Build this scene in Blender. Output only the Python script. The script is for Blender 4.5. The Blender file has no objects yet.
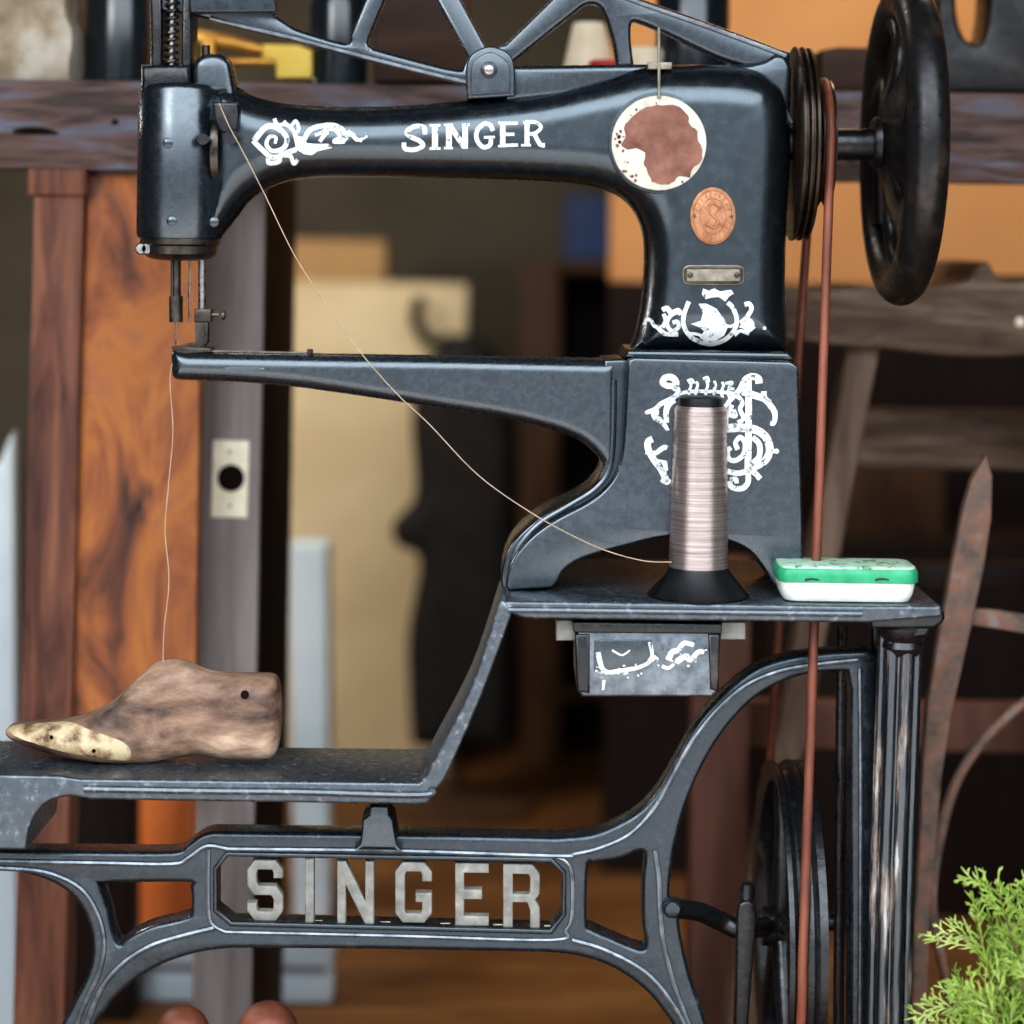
import bpy, bmesh, math, random
import numpy as np
from mathutils import Vector, Matrix
from mathutils.bvhtree import BVHTree
from mathutils.geometry import tessellate_polygon

random.seed(7)
PI = math.pi
scene = bpy.context.scene
COL = scene.collection

# ------------------------------------------------------------------ camera
D = 2.2                      # distance from lens to the plane y = 0
WID = 1.024                  # width of view at that plane
HZ = 1.115                   # camera height
ROLL = math.radians(0.8)
HORIZON = 240
cam_d = bpy.data.cameras.new('camera')
cam_d.sensor_width = 36
cam_d.lens = 36 * D / WID
cam_d.shift_y = -(512 - HORIZON) / 1024
cam_d.clip_start = 0.05
cam_d.dof.use_dof = True
cam_d.dof.focus_distance = D
cam_d.dof.aperture_fstop = 1.9
cam_d.dof.aperture_blades = 0
cam = bpy.data.objects.new('camera', cam_d)
COL.objects.link(cam)
CAM = Vector((0, -D, HZ))
cam.matrix_world = Matrix.Translation(CAM) @ Matrix.Rotation(PI / 2, 4, 'X') @ Matrix.Rotation(ROLL, 4, 'Z')
scene.camera = cam
CR, SR = math.cos(ROLL), math.sin(ROLL)


def W(px, py, y=0.0):
    """pixel of the photograph at depth y -> point of the place"""
    a = (px - 512) / 1000
    b = (HORIZON - py) / 1000
    s = (D + y) / D
    return Vector((s * (a * CR - b * SR), y, HZ + s * (a * SR + b * CR)))


def K(y):
    return (D + y) / D / 1000          # metres per pixel at depth y


# ------------------------------------------------------------------ materials
def new_mat(name):
    m = bpy.data.materials.new(name)
    m.use_nodes = True
    nt = m.node_tree
    return m, nt, nt.nodes['Principled BSDF']


def ramp(nt, stops):
    r = nt.nodes.new('ShaderNodeValToRGB')
    e = r.color_ramp.elements
    while len(e) < len(stops):
        e.new(0.5)
    for i, (p, c) in enumerate(stops):
        e[i].position = p
        e[i].color = (*c, 1) if len(c) == 3 else c
    return r


def S(r, g, b):
    """sRGB 0-255 -> linear"""
    def f(c):
        c /= 255
        return c / 12.92 if c <= 0.04045 else ((c + 0.055) / 1.055) ** 2.4
    return (f(r), f(g), f(b))


def mat(name, stops, scale=20, stretch=(1, 1, 1), rough=(0.4, 0.6), metal=0.0, bump=0.1, detail=6,
        bscale=None, spec=0.5, coat=0.0, distort=0.0, tint=None):
    m, nt, b = new_mat(name)
    N, L = nt.nodes, nt.links
    tc = N.new('ShaderNodeTexCoord')
    mp = N.new('ShaderNodeMapping')
    mp.inputs['Scale'].default_value = stretch
    L.new(tc.outputs['Object'], mp.inputs['Vector'])
    no = N.new('ShaderNodeTexNoise')
    no.inputs['Scale'].default_value = scale
    no.inputs['Detail'].default_value = detail
    no.inputs['Roughness'].default_value = 0.6
    no.inputs['Distortion'].default_value = distort
    L.new(mp.outputs['Vector'], no.inputs['Vector'])
    if isinstance(stops[0], (int, float)):
        stops = [(0.0, stops), (1.0, stops)]
    r = ramp(nt, stops)
    L.new(no.outputs['Fac'], r.inputs['Fac'])
    L.new(r.outputs['Color'], b.inputs['Base Color'])
    n2 = N.new('ShaderNodeTexNoise')
    n2.inputs['Scale'].default_value = bscale or scale * 3
    n2.inputs['Detail'].default_value = 4
    L.new(mp.outputs['Vector'], n2.inputs['Vector'])
    mr = N.new('ShaderNodeMapRange')
    mr.inputs['From Min'].default_value = 0.3
    mr.inputs['From Max'].default_value = 0.7
    mr.inputs['To Min'].default_value = rough[0]
    mr.inputs['To Max'].default_value = rough[1]
    L.new(n2.outputs['Fac'], mr.inputs['Value'])
    L.new(mr.outputs['Result'], b.inputs['Roughness'])
    b.inputs['Metallic'].default_value = metal
    b.inputs['Specular IOR Level'].default_value = spec
    b.inputs['Coat Weight'].default_value = coat
    if tint:
        b.inputs['Specular Tint'].default_value = (*tint, 1)
        b.inputs['IOR'].default_value = 1.7
    if bump:
        bp = N.new('ShaderNodeBump')
        bp.inputs['Strength'].default_value = bump
        bp.inputs['Distance'].default_value = 0.002
        L.new(n2.outputs['Fac'], bp.inputs['Height'])
        L.new(bp.outputs['Normal'], b.inputs['Normal'])
    return m


M = {}
BLUE = (.84, .93, 1.0)
M['japan'] = mat('black_japanned_paint', [(0.0, (.003, .005, .007)), (0.6, (.006, .009, .012)), (0.74, (.014, .014, .015)), (0.82, (.05, .04, .035))],
                 scale=35, rough=(.2, .3), bump=.05, spec=.9, bscale=90, tint=(.8, .92, 1))
M['japan_flat'] = mat('black_enamel_flat', [(0.0, (.005, .008, .011)), (0.6, (.008, .012, .016)), (0.8, (.02, .023, .026))],
                      scale=45, rough=(.22, .32), bump=.03, spec=1.0, bscale=160, tint=BLUE)
M['cast'] = mat('black_cast_iron_paint', [(0.0, (.006, .010, .014)), (0.55, (.010, .016, .022)), (0.7, (.03, .036, .042)), (0.8, (.12, .12, .12))],
                scale=50, rough=(.22, .38), bump=.2, spec=.62, bscale=120, tint=BLUE)
M['cast_worn'] = mat('speckled_worn_iron', [(0.0, (.012, .017, .022)), (0.46, (.022, .03, .038)), (0.6, (.05, .06, .07)), (0.72, (.22, .24, .26))],
                     scale=130, rough=(.24, .42), bump=.35, spec=.9, bscale=150, tint=BLUE)
M['cast_dark'] = mat('worn_black_iron', [(0.0, (.004, .0045, .006)), (0.6, (.008, .009, .011)), (0.74, (.06, .05, .045))],
                     scale=40, rough=(.22, .42), bump=.3, spec=.7, bscale=120)
M['wheel'] = mat('worn_black_wheel_paint', [(0.0, (.006, .006, .007)), (0.55, (.012, .011, .011)), (0.72, (.05, .033, .022)), (0.85, (.1, .07, .05))],
                 scale=26, rough=(.25, .45), bump=.25, bscale=100)
M['edge'] = mat('polished_worn_edge', [(0.3, (.1, .12, .14)), (0.7, (.3, .33, .36))], scale=60, rough=(.25, .45), metal=.8, bump=.1)
M['steel'] = mat('bare_steel', [(0.3, (.28, .28, .28)), (0.7, (.5, .48, .46))], scale=60, rough=(.2, .4), metal=1, bump=.05)
M['dark_steel'] = mat('oiled_dark_steel', [(0.3, (.05, .042, .036)), (0.7, (.14, .12, .1))], scale=60, rough=(.25, .45), metal=.9, bump=.08)
M['letter'] = mat('grey_letter_iron', [(0.3, (.17, .17, .155)), (0.6, (.32, .31, .28)), (0.8, (.55, .5, .43))], scale=60, rough=(.35, .55), metal=.2, bump=.2)
M['pulley'] = mat('brown_black_pulley', [(0.3, (.02, .014, .011)), (0.7, (.07, .045, .03))], scale=40, rough=(.25, .4), metal=.5, bump=.1)
M['white_decal'] = mat('white_transfer', [(0.34, (.08, .09, .1)), (0.40, (.62, .64, .63)), (0.5, (.8, .8, .77))], scale=190, rough=(.4, .6), bump=.1)
M['cream'] = mat('cream_enamel', [(0.3, (.5, .45, .36)), (0.6, (.68, .64, .55))], scale=60, rough=(.4, .6), bump=.2)
M['worn_brown'] = mat('worn_brown_metal', [(0.3, S(104, 66, 54)), (0.7, S(154, 108, 92))], scale=40, rough=(.45, .65), bump=.4, spec=.3)
M['copper'] = mat('copper_badge', [(0.3, S(150, 98, 68)), (0.7, S(205, 150, 112))], scale=90, rough=(.4, .55), metal=.35, bump=.3)
M['nickel'] = mat('nickel_plate', [(0.3, S(120, 112, 98)), (0.7, S(168, 160, 145))], scale=90, rough=(.35, .5), metal=.5, bump=.15)
M['leather'] = mat('brown_leather_belt', [(0.3, S(88, 44, 30)), (0.7, S(146, 86, 64))], scale=40, rough=(.4, .55), bump=.2, stretch=(1, 1, .2))
M['thread'] = mat('mauve_grey_thread', [(0.3, S(146, 128, 124)), (0.7, S(198, 184, 178))], scale=12, stretch=(1, 1, 60), rough=(.36, .44), bump=.25, bscale=14, spec=1.0, tint=(1, .95, .93))
M['strand'] = mat('pale_thread_strand', [(0.3, S(160, 138, 116)), (0.7, S(196, 176, 152))], scale=50, rough=(.4, .5), bump=0)
M['plastic'] = mat('black_plastic', (.006, .006, .007), rough=(.35, .5), bump=.05)
M['tin_green'] = mat('green_enamelled_tin', [(0.3, S(30, 140, 95)), (0.7, S(60, 175, 125))], scale=40, rough=(.3, .45), bump=.05)
M['tin_white'] = mat('white_enamelled_tin', [(0.3, S(222, 226, 214)), (0.7, S(244, 246, 238))], scale=40, rough=(.3, .45), bump=.05)
M['tin_top'] = mat('pale_green_tin_top', [(0.35, S(60, 90, 70)), (0.45, S(165, 205, 175)), (0.7, S(200, 225, 200))], scale=110, rough=(.35, .5), bump=.05)
M['ink'] = mat('dark_ink', (.02, .03, .025), rough=(.5, .6), bump=0)
M['ivory'] = mat('ivory_brass_plate', [(0.3, S(226, 214, 182)), (0.7, S(248, 240, 216))], scale=60, rough=(.4, .55), bump=.1)
M['hole'] = mat('dark_recess', (.012, .006, .005), rough=(.8, .9), bump=0, spec=.1)


def spun(m):
    nt = m.node_tree
    b = nt.nodes['Principled BSDF']
    tg = nt.nodes.new('ShaderNodeTangent')
    tg.direction_type = 'RADIAL'
    tg.axis = 'Z'
    nt.links.new(tg.outputs['Tangent'], b.inputs['Tangent'])
    b.inputs['Anisotropic'].default_value = .92
    b.inputs['Anisotropic Rotation'].default_value = .25
    b.inputs['Metallic'].default_value = .75


spun(M['thread'])


def wood(name, stops, scale=6, axis='z', k=14, rough=(.5, .7), bump=.3, spec=.3, distort=.6):
    st = {'x': (1, k, k), 'y': (k, 1, k), 'z': (k, k, 1)}[axis]
    return mat(name, stops, scale=scale, stretch=st, rough=rough, bump=bump, detail=8, spec=spec, distort=distort, bscale=scale * 2)


M['last'] = mat('old_shoe_last_wood', [(0.34, S(58, 44, 38)), (0.43, S(112, 86, 70)), (0.52, S(150, 120, 100)), (0.64, S(196, 166, 140))],
                scale=11, stretch=(1, 2, 2), rough=(.45, .65), bump=.7, bscale=70, distort=.3, detail=9)
M['last_worn'] = mat('pale_worn_leather_patch', [(0.38, S(96, 76, 56)), (0.46, S(166, 140, 106)), (0.6, S(210, 190, 154))], scale=55, rough=(.5, .7), bump=.5)
M['beam'] = wood('weathered_beam_wood', [(0.28, S(30, 24, 24)), (0.42, S(72, 57, 54)), (0.52, S(106, 82, 74)), (0.60, S(98, 98, 112)), (0.74, S(150, 148, 154))], axis='x', k=7, scale=7)
M['leg_wood'] = wood('red_brown_upright_wood', [(0.32, S(66, 40, 34)), (0.48, S(106, 68, 54)), (0.68, S(146, 98, 74))], axis='z', k=9, scale=5)
M['board'] = mat('orange_weathered_board', [(0.30, S(50, 40, 40)), (0.38, S(106, 68, 52)), (0.46, S(152, 92, 60)), (0.54, S(180, 114, 62)), (0.61, S(160, 102, 74)), (0.68, S(100, 80, 74))],
                 scale=4.2, stretch=(2.6, 2.6, 1), rough=(.5, .7), bump=.4, detail=10, distort=.9, bscale=40, spec=.3)
M['door'] = wood('grey_painted_door', [(0.3, S(112, 102, 100)), (0.7, S(146, 136, 132))], axis='z', k=10, scale=4, bump=.15)
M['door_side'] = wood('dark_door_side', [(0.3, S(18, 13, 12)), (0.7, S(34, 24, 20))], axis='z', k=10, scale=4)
M['rough'] = wood('rough_grey_brown_wood', [(0.25, S(58, 44, 34)), (0.5, S(104, 84, 68)), (0.75, S(150, 130, 110))], axis='x', k=8, scale=7, bump=.8)
M['rough_v'] = wood('rough_upright_wood', [(0.25, S(76, 58, 46)), (0.5, S(120, 98, 82)), (0.75, S(156, 130, 112))], axis='z', k=8, scale=6, bump=.6)
M['red_post'] = wood('red_brown_post_wood', [(0.3, S(84, 54, 44)), (0.7, S(122, 84, 68))], axis='z', k=8, scale=4)
M['leg_paint'] = mat('chipped_leg_paint', [(0.0, (.004, .005, .007)), (0.50, (.009, .011, .014)), (0.56, (.03, .03, .032)), (0.61, (.2, .14, .1)), (0.66, (.5, .5, .5))],
                     scale=60, stretch=(1, 1, .12), rough=(.18, .34), bump=.3, spec=.9, bscale=120, tint=BLUE)
M['rust'] = mat('rusty_iron', [(0.25, S(66, 52, 46)), (0.45, S(112, 94, 84)), (0.56, S(134, 98, 80)), (0.70, S(132, 126, 122))], scale=30, rough=(.6, .8), bump=.7, metal=.15)
M['floor'] = wood('brown_floor_boards', [(0.25, S(72, 46, 24)), (0.5, S(112, 76, 42)), (0.75, S(144, 104, 64))], axis='x', k=5, scale=3)
M['pave'] = mat('pale_pavement', [(0.3, S(160, 154, 152)), (0.7, S(190, 184, 180))], scale=6, rough=(.7, .9), bump=.3)
M['street'] = mat('dark_asphalt', [(0.3, S(62, 62, 66)), (0.7, S(84, 84, 88))], scale=6, rough=(.7, .9), bump=.2)
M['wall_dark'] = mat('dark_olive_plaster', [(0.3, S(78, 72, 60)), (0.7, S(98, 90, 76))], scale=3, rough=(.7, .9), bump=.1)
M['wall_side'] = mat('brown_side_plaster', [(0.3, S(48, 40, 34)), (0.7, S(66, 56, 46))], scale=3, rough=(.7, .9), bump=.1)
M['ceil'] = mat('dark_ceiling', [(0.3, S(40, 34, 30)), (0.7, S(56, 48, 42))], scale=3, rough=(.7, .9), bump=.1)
M['orange_wall'] = mat('orange_plaster', [(0.3, S(206, 146, 92)), (0.7, S(220, 164, 108))], scale=3, rough=(.7, .9), bump=.1)
M['dark_wood_shade'] = wood('dark_wood_and_shade', [(0.3, S(22, 12, 8)), (0.7, S(40, 22, 14))], axis='z', k=6, scale=4)  # dark wood; also stands in for shade under the bench and shelf
M['cream_panel'] = mat('cream_painted_panel', [(0.3, S(214, 192, 150)), (0.7, S(238, 220, 180))], scale=4, rough=(.6, .8), bump=.1)
M['tan_card'] = mat('tan_cardboard', [(0.3, S(176, 138, 92)), (0.7, S(196, 158, 108))], scale=6, rough=(.7, .8), bump=.1)
M['black_cloth'] = mat('black_cloth', [(0.3, S(20, 18, 18)), (0.7, S(38, 34, 32))], scale=8, rough=(.7, .9), bump=.3)
M['blue_dark'] = mat('dark_blue_paint', [(0.3, S(44, 62, 98)), (0.7, S(58, 82, 128))], scale=8, rough=(.6, .8), bump=.1)
M['shelf_wood'] = wood('dark_brown_shelf_wood', [(0.3, S(62, 42, 30)), (0.7, S(104, 76, 52))], axis='z', k=6, scale=4)
M['pale_blue'] = mat('pale_blue_light', [(0.3, S(186, 202, 210)), (0.7, S(214, 226, 232))], scale=5, rough=(.5, .7), bump=.1)  # bright outside light put in as a plain pale blue colour
M['orange_paint'] = mat('orange_painted_steel', [(0.3, S(240, 138, 76)), (0.7, S(250, 160, 100))], scale=5, rough=(.35, .5), bump=.05)
M['stone'] = mat('pale_plaster_stone', [(0.25, S(96, 78, 62)), (0.45, S(160, 142, 118)), (0.6, S(196, 186, 170)), (0.8, S(222, 216, 206))], scale=14, rough=(.7, .9), bump=.9)
M['dark_glass'] = mat('dark_bottle_glass', [(0.3, (.008, .012, .015)), (0.7, (.02, .028, .034))], scale=10, rough=(.12, .2), bump=0, spec=.8)
M['brass'] = mat('dull_brass', [(0.3, S(170, 110, 40)), (0.7, S(235, 180, 90))], scale=20, rough=(.3, .45), metal=.6, bump=.1)
M['yellow'] = mat('yellow_card', [(0.3, S(232, 190, 70)), (0.7, S(246, 212, 104))], scale=20, rough=(.5, .6), bump=.05)
M['shade'] = mat('cream_shade', [(0.3, S(222, 200, 168)), (0.7, S(244, 230, 206))], scale=20, rough=(.5, .7), bump=.05)
M['red'] = mat('red_paint', [(0.3, S(170, 34, 30)), (0.7, S(196, 52, 44))], scale=20, rough=(.4, .6), bump=.05)
M['dark_wood_box'] = wood('dark_brown_box_wood', [(0.3, S(48, 30, 22)), (0.7, S(74, 48, 34))], axis='x', k=6, scale=5)
M['terracotta'] = mat('reddish_turned_wood', [(0.36, S(78, 40, 30)), (0.6, S(132, 78, 58))], scale=16, rough=(.45, .6), bump=.2)
M['leaf'] = mat('cypress_green', [(0.3, S(96, 128, 44)), (0.5, S(150, 176, 76)), (0.75, S(214, 222, 150))], scale=22, rough=(.5, .65), bump=.1)
M['twig'] = mat('brown_twig', [(0.3, S(86, 70, 40)), (0.7, S(122, 110, 62))], scale=30, rough=(.6, .8), bump=.2)
M['clay'] = mat('clay_pot', [(0.3, S(130, 72, 50)), (0.7, S(160, 96, 70))], scale=12, rough=(.6, .8), bump=.2)


# ------------------------------------------------------------------ object helpers
def thing(name, label, cat, loc, group=None):
    o = bpy.data.objects.new(name, None)
    COL.objects.link(o)
    o.location = loc
    o.empty_display_size = 0.05
    o['label'] = label
    o['category'] = cat
    if group:
        o['group'] = group
    return o


def tag(o, label, cat, group=None):
    o['label'] = label
    o['category'] = cat
    if group:
        o['group'] = group
    return o


def wloc(o):
    v = Vector((0, 0, 0))
    while o is not None:
        v += o.location
        o = o.parent
    return v


BV = {}


def link_mesh(name, verts, faces, mats, parent=None, smooth=40, midx=None, base=None, label=None, weld=True, clean=True):
    """verts in world space; the object origin goes to the parent's base, or to base / bottom centre"""
    me = bpy.data.meshes.new(name)
    me.from_pydata([tuple(v) for v in verts], [], faces)
    if not isinstance(mats, (list, tuple)):
        mats = [mats]
    for m in mats:
        me.materials.append(m)
    if midx is not None:
        for p, i in zip(me.polygons, midx):
            p.material_index = i
    if clean:
        bm = bmesh.new()
        bm.from_mesh(me)
        if weld:
            bmesh.ops.remove_doubles(bm, verts=bm.verts, dist=2e-6)
        bmesh.ops.recalc_face_normals(bm, faces=bm.faces)
        bm.to_mesh(me)
        bm.free()
    o = bpy.data.objects.new(name, me)
    COL.objects.link(o)
    BV[o] = BVHTree.FromPolygons([v.co.copy() for v in me.vertices], [tuple(p.vertices) for p in me.polygons])
    if parent is not None:
        off = wloc(parent)
        me.transform(Matrix.Translation(-off))
        o.parent = parent
    else:
        if base is None:
            xs = [v.co for v in me.vertices]
            base = Vector(((min(c.x for c in xs) + max(c.x for c in xs)) / 2,
                           (min(c.y for c in xs) + max(c.y for c in xs)) / 2, min(c.z for c in xs)))
        me.transform(Matrix.Translation(-Vector(base)))
        o.location = base
    me.polygons.foreach_set('use_smooth', [True] * len(me.polygons))
    if smooth < 180:
        me.set_sharp_from_angle(angle=math.radians(smooth))
    if label:
        o['label'] = label
    return o


class MB:
    """collects shapes into one mesh"""
    def __init__(self):
        self.v, self.f, self.m = [], [], []

    def add(self, v, f, mi=0):
        n = len(self.v)
        self.v += [Vector(p) for p in v]
        self.f += [tuple(i + n for i in q) for q in f]
        self.m += [mi] * len(f)
        return self

    def box(self, a, b, mi=0, bev=0.0):
        bm = bmesh.new()
        bmesh.ops.create_cube(bm, size=1)
        a, b = Vector(a), Vector(b)
        c, s = (a + b) / 2, b - a
        for v in bm.verts:
            v.co = Vector((c.x + v.co.x * abs(s.x), c.y + v.co.y * abs(s.y), c.z + v.co.z * abs(s.z)))
        if bev:
            bmesh.ops.bevel(bm, geom=bm.edges[:], offset=bev, segments=2, profile=.6, affect='EDGES')
        bm.verts.index_update()
        self.add([v.co.copy() for v in bm.verts], [[v.index for v in f.verts] for f in bm.faces], mi)
        bm.free()
        return self

    def tube(self, pts, r, n=10, mi=0, closed=False, caps=True):
        pts = [Vector(p) for p in pts]
        m = len(pts)
        rs = r if isinstance(r, (list, tuple)) else [r] * m
        vs, fs = [], []
        prev = None
        for i, p in enumerate(pts):
            if closed:
                t = (pts[(i + 1) % m] - pts[i - 1]).normalized()
            else:
                t = (pts[min(i + 1, m - 1)] - pts[max(i - 1, 0)]).normalized()
            if prev is None:
                up = Vector((0, 1, 0)) if abs(t.y) < .9 else Vector((1, 0, 0))
                u = t.cross(up).normalized()
            else:
                u = (prev - t * prev.dot(t)).normalized()
            prev = u
            w = t.cross(u)
            for k in range(n):
                a = 2 * PI * k / n
                vs.append(p + (u * math.cos(a) + w * math.sin(a)) * rs[i])
        for i in range(m if closed else m - 1):
            j = (i + 1) % m
            for k in range(n):
                q = (k + 1) % n
                fs.append((i * n + k, i * n + q, j * n + q, j * n + k))
        if caps and not closed:
            fs.append(tuple(range(n))[::-1])
            fs.append(tuple((m - 1) * n + k for k in range(n)))
        return self.add(vs, fs, mi)

    def lathe(self, prof, c, axis='z', n=48, mi=0, closed=False):
        """prof: (radius, offset along the axis)"""
        c = Vector(c)
        vs, fs = [], []
        m = len(prof)
        for r, a in prof:
            for k in range(n):
                t = 2 * PI * k / n
                if axis == 'z':
                    vs.append(c + Vector((r * math.cos(t), r * math.sin(t), a)))
                elif axis == 'x':
                    vs.append(c + Vector((a, r * math.cos(t), r * math.sin(t))))
                else:
                    vs.append(c + Vector((r * math.cos(t), a, r * math.sin(t))))
        for i in range(m if closed else m - 1):
            j = (i + 1) % m
            for k in range(n):
                q = (k + 1) % n
                fs.append((i * n + k, i * n + q, j * n + q, j * n + k))
        if not closed:
            fs.append(tuple(range(n)))
            fs.append(tuple((m - 1) * n + k for k in range(n)))
        return self.add(vs, fs, mi)

    def poly(self, outer, yf, yb, holes=(), bev=0.0, mi=0, bres=2):
        """pixel outline extruded from depth yf back to yb, with rounded edges"""
        cu = bpy.data.curves.new('tmp', 'CURVE')
        cu.dimensions = '2D'
        cu.fill_mode = 'BOTH'
        cu.extrude = max((yb - yf) / 2 - bev, 1e-5)
        cu.bevel_depth = bev
        cu.bevel_resolution = bres
        cu.offset = -bev
        for loop in [outer] + list(holes):
            sp = cu.splines.new('POLY')
            sp.points.add(len(loop) - 1)
            for p, q in zip(sp.points, loop):
                w = W(q[0], q[1], yf)
                p.co = (w.x, w.z, 0, 1)
            sp.use_cyclic_u = True
        ob = bpy.data.objects.new('tmp', cu)
        COL.objects.link(ob)
        dg = bpy.context.evaluated_depsgraph_get()
        me = bpy.data.meshes.new_from_object(ob.evaluated_get(dg))
        yc = (yf + yb) / 2
        vs = [Vector((v.co.x, yc - v.co.z, v.co.y)) for v in me.vertices]
        fs = [tuple(p.vertices) for p in me.polygons]
        bpy.data.objects.remove(ob)
        bpy.data.curves.remove(cu)
        bpy.data.meshes.remove(me)
        return self.add(vs, fs, mi)

    def pxbox(self, x0, y0, x1, y1, yf, yb, bev=0.0, mi=0):
        return self.poly([(x0, y0), (x1, y0), (x1, y1), (x0, y1)], yf, yb, bev=bev, mi=mi)

    def build(self, name, mats, parent=None, smooth=40, label=None, base=None):
        return link_mesh(name, self.v, self.f, mats, parent, smooth, self.m, base, label)


def cr(pts, n=6, closed=False):
    """Catmull-Rom through the points; a point given as (x, y, 1) is a corner"""
    P = [tuple(p[:2]) for p in pts]
    C = [len(p) > 2 for p in pts]
    m = len(P)
    out = []
    rng = range(m if closed else m - 1)
    for i in rng:
        a, b = i, (i + 1) % m
        p1, p2 = P[a], P[b]
        p0 = P[a - 1] if (closed or a > 0) and not C[a] else p1
        p3 = P[(b + 1) % m] if (closed or b < m - 1) and not C[b] else p2
        if C[a] and C[b]:
            out.append(p1)
            continue
        for k in range(n):
            t = k / n
            out.append(tuple(.5 * (2 * p1[j] + (p2[j] - p0[j]) * t + (2 * p0[j] - 5 * p1[j] + 4 * p2[j] - p3[j]) * t * t
                                   + (3 * p1[j] - p0[j] - 3 * p2[j] + p3[j]) * t ** 3) for j in (0, 1)))
    if not closed:
        out.append(P[-1])
    return out


def cr3(pts, n=8):
    pts = [Vector(p) for p in pts]
    out = []
    m = len(pts)
    for i in range(m - 1):
        p0, p1, p2, p3 = pts[max(i - 1, 0)], pts[i], pts[i + 1], pts[min(i + 2, m - 1)]
        for k in range(n):
            t = k / n
            out.append(.5 * (2 * p1 + (p2 - p0) * t + (2 * p0 - 5 * p1 + 4 * p2 - p3) * t * t + (3 * p1 - p0 - 3 * p2 + p3) * t ** 3))
    out.append(pts[-1])
    return out


def plate(name, outer, yf, yb, m, parent=None, holes=(), bev=.003, smooth=40, label=None, bres=2):
    return MB().poly(outer, yf, yb, holes, bev, bres=bres).build(name, m, parent, smooth, label)


# ---- implicit surfaces: signed distance fields turned into a mesh (surface nets)
def surface_nets(F, org, h):
    s = F < 0
    nx, ny, nz = F.shape
    acc = np.zeros((nx - 1, ny - 1, nz - 1, 3))
    cnt = np.zeros((nx - 1, ny - 1, nz - 1))
    corners = [(i, j, k) for i in (0, 1) for j in (0, 1) for k in (0, 1)]
    sl = lambda c: tuple(slice(c[d], F.shape[d] - 1 + c[d]) for d in range(3))
    for a in corners:
        for d in range(3):
            if a[d] == 0:
                b = list(a)
                b[d] = 1
                fa, fb = F[sl(a)], F[sl(b)]
                x = (fa < 0) != (fb < 0)
                t = np.where(x, fa / np.where(x, fa - fb, 1), 0)
                p = np.zeros(acc.shape)
                for e in range(3):
                    p[..., e] = a[e] + (t if e == d else 0)
                acc += p * x[..., None]
                cnt += x
    act = cnt > 0
    idx = -np.ones(cnt.shape, int)
    idx[act] = np.arange(act.sum())
    cell = np.argwhere(act)
    V = (cell + acc[act] / cnt[act][:, None]) * h + np.array(org)
    faces = []
    for d in range(3):
        e, f = [(1, 2), (2, 0), (0, 1)][d]
        A = [slice(1, -1)] * 3
        A[d] = slice(0, F.shape[d] - 1)
        B = list(A)
        B[d] = slice(1, F.shape[d])
        sa, sb = s[tuple(A)], s[tuple(B)]
        for flip in (False, True):
            hit = np.argwhere((sa & ~sb) if not flip else (~sa & sb))
            if len(hit) == 0:
                continue
            g = hit.copy()
            for q in range(3):
                if q != d:
                    g[:, q] += 1
            def at(de, df):
                c = g.copy()
                c[:, e] += de
                c[:, f] += df
                return idx[c[:, 0], c[:, 1], c[:, 2]]
            q = np.stack([at(-1, -1), at(0, -1), at(0, 0), at(-1, 0)], 1)
            if flip:
                q = q[:, ::-1]
            faces.append(q)
    Fc = np.concatenate(faces)
    return V, [tuple(int(i) for i in f) for f in Fc]


def poly_sdf(X, Z, pts):
    p = np.array(pts)
    d = np.full(X.shape, 1e9)
    ins = np.zeros(X.shape, bool)
    for i in range(len(p)):
        a, b = p[i - 1], p[i]
        e = b - a
        L = e @ e
        if L < 1e-16:
            continue
        t = np.clip(((X - a[0]) * e[0] + (Z - a[1]) * e[1]) / L, 0, 1)
        d = np.minimum(d, (X - a[0] - t * e[0]) ** 2 + (Z - a[1] - t * e[1]) ** 2)
        c = (a[1] > Z) != (b[1] > Z)
        with np.errstate(divide='ignore', invalid='ignore'):
            xi = a[0] + (Z - a[1]) / (b[1] - a[1] if b[1] != a[1] else 1) * e[0]
        ins ^= c & (X < xi)
    d = np.sqrt(d)
    return np.where(ins, -d, d)


def inflate(name, outer, yc, half, R, m, parent, h=.0025, extra=None, label=None, smooth=180):
    """outline (pixels) at depth yc, swollen to +-half with edge rounding R (R, half may be functions of world x, z)"""
    pts = [(W(x, y, yc).x, W(x, y, yc).z) for x, y in outer]
    xs, zs = [p[0] for p in pts], [p[1] for p in pts]
    hm = half if not callable(half) else .075
    gx = np.arange(min(xs) - 4 * h, max(xs) + 4 * h, h)
    gz = np.arange(min(zs) - 4 * h, max(zs) + 4 * h, h)
    gy = np.arange(yc - hm - 4 * h, yc + hm + 4 * h, h)
    X, Z = np.meshgrid(gx, gz, indexing='ij')
    d2 = poly_sdf(X, Z, pts)
    hh = half(X, Z) if callable(half) else half
    RR = R(X, Z) if callable(R) else R
    Y = gy[None, :, None] - yc
    w0 = (d2 + RR)[:, None, :] + 0 * Y
    w1 = np.abs(Y) - (hh - RR if not callable(half) else (hh - RR)[:, None, :])
    RR3 = RR[:, None, :] if isinstance(RR, np.ndarray) else RR
    F = np.minimum(np.maximum(w0, w1), 0) + np.sqrt(np.maximum(w0, 0) ** 2 + np.maximum(w1, 0) ** 2) - RR3
    V, Fc = surface_nets(F, (gx[0], gy[0], gz[0]), h)
    return link_mesh(name, V.tolist(), Fc, m, parent, smooth, label=label, weld=False)


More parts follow.
